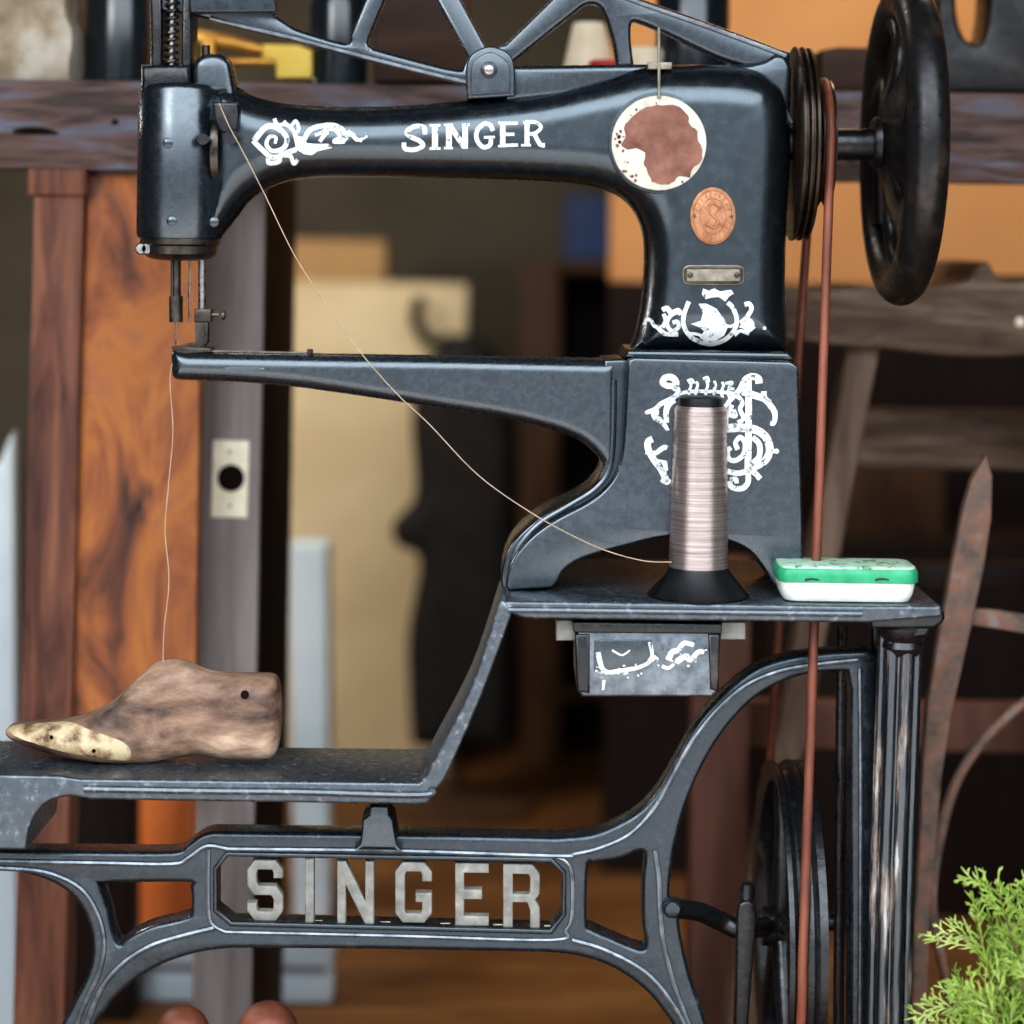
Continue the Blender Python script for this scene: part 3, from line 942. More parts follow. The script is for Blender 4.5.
dc.fill(q([(105, 840), (140, 845), (165, 850), (170, 890), (150, 905), (120, 880)]))
dc.stroke(q([(140, 930), (165, 945), (172, 930)]), 5)
dc.build('pedestal_transfer', M['white_decal'], [ped], sm, label='large white S monogram transfer with scrolls on the pedestal')

# pulleys, shaft and hand wheel
YS = .095
shc = W(800, 144, YS)
MB().tube([W(780, 144, YS), W(905, 144.5, YS)], .017, 20).build('drive_shaft', M['cast_dark'], sm)
pu = MB()
pu.lathe([(.012, -.009), (.098, -.009), (.101, -.0075), (.101, -.005), (.092, -.0035), (.092, -.0015), (.101, 0), (.101, .002), (.093, .0035), (.093, .005), (.100, .0065), (.100, .009), (.097, .0105), (.012, .0105)], W(799, 144, YS), 'x', n=72)
pu.build('groove_pulley', M['pulley'], sm)
pu2 = MB()
pu2.lathe([(.012, -.007), (.066, -.007), (.0665, -.005), (.060, -.001), (.060, .001), (.0665, .005), (.066, .007), (.012, .007)], W(822, 144, YS), 'x', n=60)
pu2.build('belt_pulley', M['pulley'], sm)
hwc = W(902, 143, YS)
rim = []
for i in range(20):
    a = 2 * PI * i / 20
    rim.append((.147 + .023 * math.cos(a) * (1 if math.cos(a) > 0 else .9), .021 * math.sin(a)))
hwm = MB().lathe(rim, hwc, 'x', n=96, closed=True).build('hand_wheel', M['wheel'], sm, smooth=180)
MB().lathe([(.02, -.026), (.05, -.018), (.09, -.006), (.130, -.004), (.130, .006), (.09, .006), (.05, .004), (.02, .010)], hwc, 'x', n=72, closed=True).build('web', M['wheel'], hwm, smooth=180)
hub = MB()
hub.lathe([(.012, -.032), (.024, -.032), (.027, -.028), (.027, .022), (.022, .026), (.004, .026)], hwc, 'x', n=36)
hub.build('hub', M['wheel'], hwm)
for i in range(6):
    a = 2 * PI * i / 6 + .35
    pts = []
    for j in range(12):
        t = j / 11
        r = .02 + .112 * t
        aa = a + .55 * math.sin(PI * t) * .9
        pts.append(hwc + Vector((-.012 + .010 * t, r * math.cos(aa), r * math.sin(aa))))
    MB().tube(pts, [.013 - .004 * math.sin(PI * j / 11) for j in range(12)], 10).build('spoke', M['wheel'], hwm)

# ================================================================== THE TREADLE STAND
st = thing('treadle_stand', 'black cast iron treadle stand carrying the sewing machine, with SINGER in its brace', 'treadle stand', Vector((W(500, 600, .05).x, .05, 0)))
YT = -.06
tt = MB()
tt.poly(cr([(503, 603, 1), (507, 601, 1), (868, 606, 1), (940, 606, 1), (943, 612), (940, 617, 1), (868, 623, 1), (525, 619, 1), (510, 613)], 2, True), YT, .235, bev=.003)
tt.build('table_top', M['cast_worn'], st)
lt = MB()
lt.poly(cr([(-40, 774, 1), (60, 776, 1), (80, 779, 1), (418, 783, 1), (424, 779), (430, 768), (470, 690), (498, 606, 1), (502, 600, 1), (514, 606, 1), (508, 625), (480, 700), (447, 775), (438, 788), (428, 803), (418, 805, 1), (90, 800, 1), (66, 797), (44, 805), (30, 826), (26, 850, 1), (-40, 850, 1)], 5, True), YT, .085, bev=.003)
lt.build('lower_shelf', M['cast_worn'], st)
eb = MB()
eb.tube([W(x, y, YT - .0005) for x, y in cr([(508, 610), (600, 611), (862, 614)], 6)], .003, 8)
eb.build('edge_bead', M['cast_worn'], st)
eb = MB()
eb.tube([W(x, y, YT - .0005) for x, y in cr([(84, 789), (200, 791), (300, 792), (420, 795), (432, 788)], 6)], .0035, 8)
eb.build('edge_bead', M['cast_worn'], st)
cb = MB()
cb.poly(cr([(866, 608, 1), (930, 606, 1), (944, 612), (944, 622), (934, 629, 1), (872, 629, 1)], 3, True), YT + .004, .1, bev=.004)
cb.poly([(905, 629), (930, 628), (926, 636), (905, 637)], YT + .006, .02, bev=.002)
cb.build('corner_bracket', M['cast_dark'], st)

YF = .015
frame_o = cr([(-20, 851, 1), (100, 852, 1), (172, 852), (186, 846), (200, 836), (212, 832, 1), (380, 834, 1), (556, 838, 1), (590, 835), (615, 826), (640, 811), (660, 788), (678, 757), (697, 724), (722, 695), (752, 671), (782, 659), (820, 653), (868, 650, 1), (876, 655, 1), (874, 900, 1), (872, 1100, 1), (850, 1100, 1), (850, 1010, 1),
              (850, 900, 1), (851, 690, 1), (848, 672, 1), (812, 674), (782, 683), (752, 701), (724, 732), (703, 766), (686, 806), (675, 848), (670, 885), (671, 902), (678, 912), (681, 935), (690, 975), (708, 1030), (728, 1100, 1),
              (702, 1100, 1), (683, 1045), (664, 1013), (642, 988), (612, 968), (580, 957), (545, 953, 1), (380, 950, 1), (232, 949, 1), (200, 953), (165, 964), (135, 981), (110, 1005), (92, 1035), (75, 1100, 1), (45, 1100, 1), (56, 1040), (72, 1005), (88, 972), (92, 945), (86, 918), (70, 895), (42, 879), (5, 871), (-20, 870, 1)], 5, True)
H2 = cr([(98, 884, 1), (184, 883), (190, 888), (191, 910), (186, 918), (150, 927), (128, 938), (119, 945), (113, 935), (107, 908)], 4, True)
H3 = [(217, 870), (228, 857), (550, 863), (562, 874), (562, 914), (550, 930), (232, 922), (217, 910)]
H4 = cr([(588, 868), (594, 864), (620, 860), (640, 852), (645, 858), (643, 880), (643, 925), (646, 944), (640, 950), (610, 938), (592, 930), (587, 922)], 4, True)
frame = plate('front_frame', frame_o, YF, YF + .035, M['cast'], st, holes=[H2, H3, H4], bev=.005, bres=3)
def bd_(pts, r=.0028, n=5):
    MB().tube([W(x, y, YF - .0003) for x, y in cr(pts, n)], r, 8).build('frame_bead', M['edge'], st)
bd_([(-15, 861), (100, 863), (172, 864), (188, 858), (204, 847), (214, 846, 1), (228, 849, 1), (400, 851), (556, 856), (575, 854), (600, 848), (630, 834), (655, 808), (668, 785), (690, 745), (715, 712), (745, 686), (780, 671), (820, 664), (858, 660)])
bd_([(209, 849), (208, 880), (209, 915), (214, 926), (226, 932, 1), (400, 936), (552, 940), (566, 930), (572, 915), (572, 875), (566, 862), (556, 857)], .0024)
bd_([(214, 928), (185, 935), (150, 946), (120, 966), (98, 995), (78, 1050)], .0032)
bd_([(0, 868), (45, 872), (80, 888), (98, 915), (104, 945), (98, 975), (82, 1010), (70, 1050)], .0028)
bd_([(572, 940), (605, 950), (645, 972), (672, 1003), (692, 1040)], .0032)
bd_([(655, 850), (659, 880), (660, 910), (664, 945), (676, 990), (695, 1040)], .003)
bd_([(860, 668), (861, 800), (860, 1060)], .0028)
kn = MB()
kn.lathe([(.010, .006), (.010, -.004), (.007, -.009), (.003, -.010)], W(672, 907, YF), 'y', n=20)
kn.build('boss', M['cast'], st)
# raised lip around the name opening
plate('name_border', [(213, 868), (226, 852), (552, 858), (566, 872), (566, 916), (552, 935), (230, 927), (213, 912)], YF - .003, YF + .01, M['cast'], st, holes=[H3], bev=.002)
for ch, x0, x1, y0, y1 in (('S', 247, 283, 860, 921), ('I', 305, 314, 858, 924), ('N', 337, 374, 861, 925), ('G', 395, 432, 862, 923), ('E', 455, 489, 863, 926), ('R', 503, 540, 864, 928)):
    o_, h_ = letter(ch, .27 if ch != 'N' else .24, .16)
    l_ = MB().poly(place(o_, x0, y0, x1, y1, .012), YF + .003, YF + .016, [place(l, x0, y0, x1, y1, .012) for l in h_], bev=.0015).build('name_letter', M['letter'], st, label='grey cast letter ' + ch)
for x in (236, 316, 384, 444, 497, 548):
    MB().pxbox(x - 4, 921 + (x - 236) * .022, x + 6, 926 + (x - 236) * .022, YF + .004, YF + .014, bev=.001).build('name_clip', M['ivory'], st, label='pale chipped bit below the cast letters')
# foot that carries the shelf
fb = MB()
fb.poly(cr([(370, 806, 1), (388, 806, 1), (389, 815, 1), (393, 820, 1), (397, 843), (402, 850, 1), (354, 849, 1), (360, 842), (362, 820, 1), (369, 815, 1)], 3, True), YF - .018, YF + .03, bev=.003)
fb.build('shelf_foot', M['japan_flat'], st)

# fluted corner leg
lg = MB()
LEGT, LEGB = W(902, 632, YT + .03), W(886, 1100, YT + .03)
for dx, dy, r in ((-.010, -.008, .006), (.003, -.012, .0065), (.014, -.004, .006), (-.018, .004, .005), (.0, .004, .016)):
    o = Vector((dx, dy, 0))
    lg.tube([LEGT + o, (LEGT + LEGB) / 2 + o, Vector((LEGB.x, LEGB.y, .02)) + o], r, 14)
lg.build('corner_leg', M['leg_paint'], st)
for px0, px1, dy, r in ((884, 872, .03, .006), (876, 868, .05, .005), (842, 838, .10, .006)):
    MB().tube([W(px0, 626, dy), W(px1, 1100, dy)], r, 12).build('back_leg', M['cast_dark'], st)
cp = MB()
cp.lathe([(.022, .012), (.026, .008), (.024, .0), (.019, -.006), (.021, -.012), (.016, -.02)], W(903, 634, YT + .03), 'z', n=32)
cp.build('leg_collar', M['cast_dark'], st)
# feet on the floor
for x, nm in ((60, 'foot'), (716, 'foot'), (878, 'foot')):
    p = W(x, 1090, YF + .017)
    f_ = MB()
    f_.tube([Vector((p.x, p.y, p.z + .02)), Vector((p.x, p.y, .03))], [.014, .017], 14)
    f_.box((p.x - .03, p.y - .1, 0), (p.x + .03, p.y + .1, .035), bev=.01)
    f_.build(nm, M['cast_dark'], st)

# drip box under the table
dr = MB()
yd = YT + .018
dr.poly([(577, 630), (718, 632), (717, 692), (712, 697), (582, 697), (577, 690)], yd, yd + .13, bev=.003)
drw = dr.build('under_table_box', M['edge'], st, label='small metal box hung under the table, flaked white transfer on its front')
d2 = MB()
d2.poly([(572, 622), (722, 624), (722, 634), (574, 633)], yd - .003, yd + .12, bev=.002)
d2.poly([(575, 634), (590, 634), (590, 694), (577, 692)], yd - .002, yd + .02, bev=.003)
d2.poly([(708, 634), (720, 634), (719, 692), (710, 690)], yd - .002, yd + .02, bev=.003)
d2.build('box_rim', M['cast_dark'], drw)
MB().pxbox(556, 620, 576, 641, yd + .01, yd + .05, bev=.002).build('hanger', M['letter'], drw)
MB().pxbox(720, 622, 746, 640, yd + .01, yd + .05, bev=.002).build('hanger', M['letter'], drw)
plate('front_panel', [(594, 640), (652, 640), (652, 664), (594, 672)], yd - .0012, yd + .002, M['japan_flat'], drw, bev=.0008, label='dark painted upper panel')
dc = Decal()
for L_, w in (([(598, 652), (602, 668), (610, 672), (622, 670), (636, 668), (648, 663), (656, 656)], 5), ([(650, 642), (652, 655), (648, 662)], 4), ([(668, 660), (672, 652), (678, 650), (684, 643), (694, 645)], 6),
              ([(676, 662), (686, 656), (690, 660), (698, 652), (704, 652)], 6), ([(662, 666), (668, 668), (674, 664)], 4), ([(612, 650), (622, 655), (630, 650)], 2), ([(604, 680), (603, 690)], 3)):
    dc.stroke(L_, w, w * .7)
for _ in range(40):
    x = random.uniform(596, 706)
    y = 676 - (x - 596) * .2 + random.gauss(0, 5)
    dc.blob(x, y, random.uniform(.6, 2), random.uniform(.6, 1.5), n=6)
dc.build('flaked_transfer', M['white_decal'], [drw] + list(drw.children), drw, label='flaked white transfer')

# drive wheel, crank and pitman
YW = .12
wc = W(781, 926, YW)
prof = [(.150, -.008), (.164, -.012), (.171, -.012), (.171, -.007), (.1665, -.002), (.1665, .001), (.171, .006), (.1715, .012), (.169, .015), (.1715, .018), (.171, .026), (.164, .026), (.150, .012)]
dw = MB().lathe(prof, wc, 'x', n=96, closed=True).build('drive_wheel', M['cast_dark'], st)
MB().lathe([(.008, -.022), (.02, -.02), (.022, .018), (.008, .02)], wc, 'x', n=30).build('hub', M['cast_dark'], dw)
for i in range(5):
    a = 2 * PI * i / 5 + .3
    MB().tube([wc + Vector((0, .018 * math.cos(a), .018 * math.sin(a))), wc + Vector((0, .1 * math.cos(a + .12), .1 * math.sin(a + .12))), wc + Vector((0, .155 * math.cos(a), .155 * math.sin(a)))], [.012, .009, .01], 10).build('spoke', M['cast_dark'], dw)
ck = MB()
ck.tube(cr3([W(674, 908, .04), W(700, 912, .06), W(722, 922, .075), W(742, 930, .075), W(762, 927, .10), W(780, 926, .12)]), .010, 12)
ck.tube([W(780, 926, .12), W(862, 920, .12)], .009, 12)
ck.build('crank_axle', M['cast_dark'], st)
pm = MB()
pm.poly(cr([(737, 918, 1), (739, 905), (747, 901), (755, 905), (757, 920, 1), (752, 980, 1), (742, 1110, 1), (732, 1110, 1), (736, 980, 1)], 3, True), .055, .075, bev=.003)
pm.lathe([(.007, 0), (.008, .012), (.0065, .022), (.004, .024)], W(747, 905, .065), n=18)
pm.build('pitman_rod', M['cast_dark'], st)
tr = MB()
a, b = W(120, 1100, .06), W(700, 1110, .06)
tr.box((W(300, 500, .1).x, -.03, .10), (W(760, 500, .1).x, .2, .125), bev=.008)
tr.build('treadle_plate', M['cast_dark'], st)
rl = MB()
rl.box((W(60, 500, .2).x, .21, .07), (W(890, 500, .2).x, .235, .11), bev=.006)
rl.build('bottom_rail', M['cast_dark'], st)

# belt around pulley and drive wheel
pcn = W(822, 144, YS)
r1, r2 = .0645, .171
dv = Vector((0, wc.y - pcn.y, wc.z - pcn.z))
Ld = dv.length
dirn = dv / Ld
base_a = math.atan2(dirn.z, dirn.y)
al = math.acos((r1 - r2) / Ld)
pts = []
for cen, r, a0, a1 in ((wc, r2, base_a - al, base_a + al), (pcn, r1, base_a + al, base_a - al + 2 * PI)):
    for i in range(25):
        a = a0 + (a1 - a0) * i / 24
        pts.append(Vector((cen.x, cen.y + r * math.cos(a), cen.z + r * math.sin(a))))
full = []
for i in range(len(pts)):
    p, qn = pts[i], pts[(i + 1) % len(pts)]
    seg = max(1, int((qn - p).length / .03))
    full += [p.lerp(qn, j / seg) for j in range(seg)]
bl = MB().tube(full, .0048, 10, closed=True).build('drive_belt', M['leather'], None, base=(wc.x, wc.y, wc.z - r2), smooth=180)
tag(bl, 'round brown leather belt running from the pulley down to the drive wheel', 'belt')

# ================================================================== THINGS ON THE STAND
def ztable(px, py):                      # depth at which the pixel meets the table top
    z = W(700, 603, YT).z
    return D * (HZ - z) / ((HORIZON - py) / -1000) - D

YC = -.012
cs = thing('thread_cone', 'tall cone of mauve grey thread standing on the table in front of the machine', 'thread', W(698, 595.8, YC))
cbz = W(698, 595.8, YC)
kk = K(YC)
MB().lathe([(.050, 0), (.051, .002), (.048, .005), (.031, .025), (.029, .030), (.010, .031)], cbz, n=48).build('cone_base', M['plastic'], cs)
cpf = []
for i in range(60):
    t = i / 59
    cpf.append((.0295 - .0035 * t + .0004 * math.sin(i * 2.1), .029 + .157 * t))
cpf = [(.012, .029)] + cpf + [(.024, .189), (.010, .189)]
MB().lathe(cpf, cbz, n=48).build('wound_thread', M['thread'], cs)
MB().lathe([(.012, .188), (.0225, .188), (.023, .190), (.022, .197), (.019, .199), (.007, .199), (.006, .194)], cbz, n=36).build('cone_tip', M['plastic'], cs)

YN = -.05
tn_ = thing('tin_box', 'flat green and white tin lying on the right end of the iron table', 'tin', W(850, 603, YN + .03))
def rrect(x0, y0, x1, y1, r, n=5):
    o = []
    for cx, cy, a in ((x1 - r, y0 + r, -90), (x1 - r, y1 - r, 0), (x0 + r, y1 - r, 90), (x0 + r, y0 + r, 180)):
        for i in range(n + 1):
            t = math.radians(a + 90 * i / n)
            o.append((cx + r * math.cos(t), cy + r * math.sin(t)))
    return o
def tin_body(layers, nm, m, lab):
    b0, b1 = W(780, 603, YN), W(918, 605, YN)
    vs, fs = [], []
    for (ins, pyv) in layers:
        zz = b0.z + (604 - pyv) * K(YN)
        L = rrect(b0.x + ins, YN + ins, b1.x - ins, YN + .062 - ins, .012)
        vs.append([Vector((x, y, zz)) for x, y in L])
    n = len(vs[0])
    flat = [p for l in vs for p in l]
    for i in range(len(vs) - 1):
        for j in range(n):
            fs.append((i * n + j, i * n + (j + 1) % n, (i + 1) * n + (j + 1) % n, (i + 1) * n + j))
    fs.append(tuple(range(n))[::-1])
    fs.append(tuple((len(vs) - 1) * n + j for j in range(n)))
    return MB().add(flat, fs).build(nm, m, tn_, label=lab)
tin_body([(.010, 604), (.006, 602.5), (.003, 596), (.001, 585), (.001, 582)], 'tin_bottom', M['tin_white'], 'white lower half')
lid = tin_body([(-.001, 583), (-.0015, 582), (-.0015, 572), (.0002, 569.5)], 'tin_lid', M['tin_green'], 'green lid')
tin_body([(.0006, 570), (.001, 567.5), (.003, 566.5)], 'lid_top', M['tin_top'], 'pale printed top of the lid')
for x in (812, 882):
    Decal().stroke([(x - 7, 580), (x, 579), (x + 7, 580)], 2.6, 1.6).build('lid_mark', M['ink'], [lid], tn_)

# wooden shoe last on the lower shelf
YL = .02
last_o = cr([(8, 727), (24, 723), (50, 722), (75, 719), (95, 712), (112, 702), (128, 688), (142, 674), (156, 663), (172, 659), (188, 661), (204, 669), (222, 673), (250, 674), (272, 675), (279, 682), (282, 700), (281, 730), (276, 752), (262, 757), (230, 757), (200, 754), (176, 757), (150, 761), (120, 760), (90, 757), (60, 752), (36, 745), (14, 737)], 5, True)
xl0, xl1 = W(10, 720, YL).x, W(282, 720, YL).x
def last_half(X, Z):
    t = np.clip((X - xl0) / (xl1 - xl0), 0, 1)
    return .030 + .008 * np.exp(-((t - .28) / .2) ** 2) - .007 * np.exp(-((t - .62) / .16) ** 2)
sl = thing('shoe_last', 'worn wooden shoe last with pale patched toe on the lower left shelf', 'shoe last', W(150, 762, YL))
last = inflate('last_body', last_o, YL, last_half, .022, M['last'], sl, h=.0025)
dc = Decal()
dc.fill(cr([(12, 727), (40, 724), (70, 723), (90, 730), (112, 737), (126, 744), (131, 752), (129, 759), (112, 759), (85, 755), (60, 750), (36, 743), (15, 736)], 4, True))
dc.build('toe_patch', M['last_worn'], [last], sl, label='pale worn leather patch on the toe', off=.0012)
for x, y, r in ((245, 695, 4.2), (94, 750, 2), (52, 738, 2)):
    Decal().blob(x, y, r).build('nail_hole', M['hole'], [last], sl, off=.002)

# thread strand from the cone to the tension guide, and the loose end at the needle
def strand(name, pts, r, label):
    o = MB().tube(cr3([W(*p) for p in pts], 6), r, 6).build(name, M['strand'], None, smooth=180)
    return tag(o, label, 'thread')
strand('thread_strand', [(219, 103, YA - .056), (230, 128, YA - .058), (242, 150, YA - .06), (265, 195, .01), (295, 256, .0), (330, 310, -.01), (365, 358, -.015), (400, 397, -.018), (430, 425, -.02), (478, 475, -.02), (530, 512, -.02), (575, 537, -.022), (610, 552, -.022), (645, 561, -.03), (672, 562, -.035)], .00062,
       'pale thread strung from the thread cone up to the machine head')
strand('loose_thread', [(175.5, 351, YA - .006), (170, 380, .03), (173, 430, .03), (169, 480, .03), (165, 530, .03), (169, 580, .03), (164, 630, .03), (163, 662, .0)], .0006,
       'pale loose thread end hanging down from the needle')

# ================================================================== BEHIND THE MACHINE
YB = .36
wb = thing('workbench', 'long weathered timber bench with thick dark front beam behind the machine', 'workbench', Vector((0, YB + .2, 0)))
bb = MB()
bb.box((-1.0, YB, W(512, 176, YB).z), (1.0, YB + .07, W(512, 86, YB).z), bev=.004)
beam = bb.build('front_beam', M['beam'], wb)
MB().box((-1.0, YB + .07, W(512, 102, YB).z), (1.0, YB + .4, W(512, 87, YB).z), bev=.003).build('bench_board', M['beam'], wb)
Decal().fill(cr([(12, 131), (25, 127), (45, 128), (60, 134), (40, 135), (20, 134)], 3, True)).build('wood_crack', M['hole'], [beam], wb)
for x, y, rx, ry in ((115, 122, 4, 3), (893, 146, 6, 3), (908, 162, 6, 2.5), (850, 160, 6, 2)):
    Decal().blob(x, y, rx, ry).build('wood_crack', M['hole'], [beam], wb)
lw = MB()
lw.poly([(27, 166), (86, 167), (86, 196), (27, 195)], YB + .002, YB + .08, bev=.003)
lw.poly([(34, 194), (84, 195), (62, 1120), (10, 1120)], YB + .008, YB + .07, bev=.003)
lw.build('leg', M['leg_wood'], wb)
for x in (-.98, .94):
    MB().box((x, YB + .01, 0), (x + .06, YB + .07, W(512, 175, YB).z), bev=.004).build('leg', M['leg_wood'], wb)
bo = plate('wooden_board', [(88, 174), (202, 175), (198, 500), (195, 705), (193, 785), (66, 785), (70, 700), (78, 450)], YB + .022, YB + .05, M['board'], None, bev=.002)
tag(bo, 'broad orange brown weathered board upright beneath the left end of the bench beam', 'board')

dl = MB()
YD = .46
dl.poly([(208, 150), (267, 150), (264, 300), (258, 600), (250, 1110), (190, 1110), (200, 600), (206, 300)], YD, YD + .36, bev=.002)
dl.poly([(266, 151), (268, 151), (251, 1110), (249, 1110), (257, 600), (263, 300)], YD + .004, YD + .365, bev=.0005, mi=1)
door = dl.build('door_1', [M['door'], M['door_side']], None)
door['kind'] = 'structure'
plate('latch_plate', [(213, 440), (249, 441), (247, 518), (211, 517)], YD - .002, YD + .002, M['ivory'], door, bev=.0006, label='ivory coloured latch plate')
lh = MB().lathe([(.0165, .0005), (.0165, -.0012), (.001, -.0013)], W(231, 478, YD - .0015), 'y', n=28).build('latch_hole', M['hole'], door)
for y in (452, 506):
    MB().lathe([(.0022, .001), (.0022, -.0012)], W(230, y, YD - .002), 'y', n=10).build('latch_screw', M['nickel'], door)

# rough bench at the right
YR = .5
rbn = thing('rough_bench', 'rough grey brown plank bench with splayed leg at the right behind the iron table', 'bench', Vector((W(940, 500, YR).x, YR + .1, 0)))
plate('bench_plank', cr([(775, 292), (800, 288), (830, 290), (870, 286), (900, 290), (945, 285), (968, 280), (978, 266), (988, 262), (996, 275), (1006, 281), (1060, 278, 1), (1120, 280, 1), (1120, 352, 1), (1040, 355), (960, 357), (890, 350), (830, 345), (775, 338, 1)], 4, True), YR, YR + .3, M['rough'], rbn, bev=.005)
plate('leg', [(848, 344), (881, 346), (862, 440), (840, 560), (812, 720), (777, 880), (744, 1125), (712, 1125), (752, 860), (785, 700), (808, 560), (832, 440)], YR + .02, YR + .07, M['rough_v'], rbn, bev=.004)
plate('leg', [(1060, 344), (1095, 346), (1110, 1125), (1075, 1125)], YR + .02, YR + .07, M['rough_v'], rbn, bev=.004)
plate('upper_rail', [(845, 408), (1100, 412), (1100, 472), (840, 468)], YR + .2, YR + .24, M['rough'], rbn, bev=.003)
plate('lower_rail', [(740, 702), (1100, 708), (1100, 755), (740, 748)], YR + .2, YR + .24, M['red_post'], rbn, bev=.003)
plate('post', [(694, 560), (752, 560), (746, 1082), (688, 1082)], YR + .12, YR + .18, M['red_post'], rbn, bev=.003)
plate('tie', [(690, 560), (1100, 566), (1100, 592), (690, 586)], YR + .18, YR + .21, M['dark_wood_shade'], rbn, bev=.003)
ch = MB().lathe([(.006, .001), (.006, -.0015), (.002, -.002)], W(1020, 322, YR), 'y', n=12)
ch.build('nail_head', M['ivory'], rbn)
# rusty stake with its cross rail
YK = .22
sk = thing('iron_picket', 'rusty pointed iron picket leaning at the right of the fluted leg', 'picket', Vector((W(920, 1100, YK).x, YK, 0)))
plate('picket', [(986, 455), (993, 476), (992, 520), (984, 570), (968, 645), (952, 715), (942, 780), (936, 860), (930, 920), (925, 1200), (908, 1200), (914, 920), (919, 850), (922, 780), (928, 700), (940, 630), (953, 560), (964, 505), (972, 480)], YK, YK + .018, M['rust'], sk, bev=.003)
plate('cross_rail', [(948, 606), (1000, 611), (1100, 628), (1100, 648), (1000, 630), (947, 622)], YK + .018, YK + .032, M['rust'], sk, bev=.003)
hk = MB().tube(cr3([W(1060, 682, .3), W(1020, 706, .3), (W(982, 742, .29)), W(955, 785, .28), W(940, 838, .27), W(932, 890, .26), W(935, 930, .26), W(944, 968, .26), W(962, 1060, .26), W(985, 1232, .26)], 6), [.0065] * 42 + [.006] * 13, 8).build('bent_iron_rod', M['rust'], None, smooth=180)
tag(hk, 'thin rusty iron rod bent in a curve, behind the green sprig', 'iron rod')

# things on the bench beam
ZB = W(512, 86, YB).z
def onbeam(px, y=YB + .1):
    p = W(px, 86, y)
    return Vector((p.x, y, ZB + .0005))
so = MB()
bm = bmesh.new()
bmesh.ops.create_cube(bm, size=1)
bmesh.ops.subdivide_edges(bm, edges=bm.edges[:], cuts=10, use_grid_fill=True)
c = onbeam(30, YB + .1)
from mathutils import noise
for v in bm.verts:
    n = noise.noise_vector(v.co * 3) * .10
    v.co = Vector((c.x + v.co.x * .11 + n.x * .05 + (.006 if v.co.z < 0 else 0), c.y + v.co.y * .12 + n.y * .1, c.z + .07 + v.co.z * .14 + (n.z * .04 if v.co.z > -.45 else 0)))
bm.verts.index_update()
so.add([v.co.copy() for v in bm.verts], [[v.index for v in f.verts] for f in bm.faces])
bm.free()
tag(so.build('stone_block', M['stone'], None, smooth=60), 'rough pale plaster block at the left end of the bench beam', 'stone')
def lathe_thing(nm, prof, px, y, m, label, cat, extra=None):
    c = onbeam(px, y)
    o = MB().lathe(prof, c, n=36).build(nm, m, None)
    return tag(o, label, cat)
lathe_thing('bottle', [(.03, 0), (.040, .003), (.041, .010), (.041, .105), (.034, .125), (.016, .145), (.014, .19), (.017, .192), (.017, .2)], 119, YB + .12, M['dark_glass'], 'dark bottle beside the pale block on the left of the bench beam', 'bottle')
lathe_thing('bottle', [(.026, 0), (.034, .003), (.035, .010), (.035, .10), (.028, .125), (.013, .145), (.012, .18), (.015, .182), (.015, .19)], 338, YB + .12, M['dark_glass'], 'dark bottle beside the yellow carton on the bench beam, seen through the lever', 'bottle')
bx_ = plate('wooden_box', [(374, -40), (470, -40), (470, 83), (374, 82)], YB + .09, YB + .2, M['dark_wood_box'], None, bev=.003)
tag(bx_, 'dark brown wooden box behind the middle of the truss lever', 'box')
yx = plate('carton', [(262, 44), (298, 45), (312, 50), (312, 78), (276, 78), (276, 60), (262, 58)], YB + .09, YB + .14, M['yellow'], None, bev=.002)
tag(yx, 'small bright yellow carton on the bench beam below the lever', 'carton')
bt_ = MB().tube([W(185, 36, YB + .11), W(225, 42, YB + .11), W(262, 50, YB + .11)], [.011, .010, .006], 14)
bt_.tube([W(228, 62, YB + .1), W(285, 62, YB + .1)], .006, 12)
bt_.box((W(205, 60, YB + .11).x, YB + .09, ZB), (W(216, 60, YB + .11).x, YB + .13, W(205, 38, YB + .11).z))
bo_ = bt_.build('brass_fitting', M['brass'], None)
tag(bo_, 'brass pipe fitting lying on the bench beam between machine head and yellow carton', 'fitting')
ld = MB().lathe([(.034, 0), (.037, .004), (.020, .085), (.018, .088)], onbeam(588, YB + .14), n=36).build('shade', M['shade'], None)
tag(ld, 'cream cone shaped shade on the bench beam, seen under the lever', 'shade')
rt = thing('paint_tin', 'small red tin with a white band on the bench beam under the lever', 'tin', onbeam(606, YB + .09))
rtc = onbeam(606, YB + .09)
MB().lathe([(.020, 0), (.021, .002), (.021, .02), (.02, .021)], rtc, n=30).build('white_band', M['tin_white'], rt)
MB().lathe([(.020, .0205), (.0215, .021), (.0215, .036), (.018, .038)], rtc, n=30).build('tin_body', M['red'], rt)
lathe_thing('jar', [(.035, 0), (.043, .004), (.045, .012), (.045, .12), (.04, .13), (.04, .15)], 692, YB + .13, M['dark_glass'], 'wide dark jar on the bench beam behind the column top', 'jar')
lathe_thing('jar', [(.018, 0), (.021, .003), (.022, .05), (.018, .055)], 645, YB + .1, M['shade'], 'small pale jar on the bench beam beside the wide dark jar', 'jar')
bx2 = plate('wooden_box', [(822, 50), (838, 47), (905, 48), (905, 92), (820, 91)], YB + .05, YB + .16, M['dark_wood_box'], None, bev=.004)
tag(bx2, 'low dark brown wooden box on the bench beam beside the hand wheel', 'box')
cf = plate('iron_casting', cr([(940, -40, 1), (955, -40, 1), (957, 10), (962, 32), (970, 42), (980, 43), (986, 34), (990, 10), (992, -40, 1), (1060, -40, 1), (1060, 96, 1), (1010, 94, 1), (945, 93, 1), (938, 60)], 4, True), YB + .05, YB + .14, M['wheel'], None, bev=.006)
tag(cf, 'black iron casting with a U shaped gap on the right end of the bench beam', 'casting')

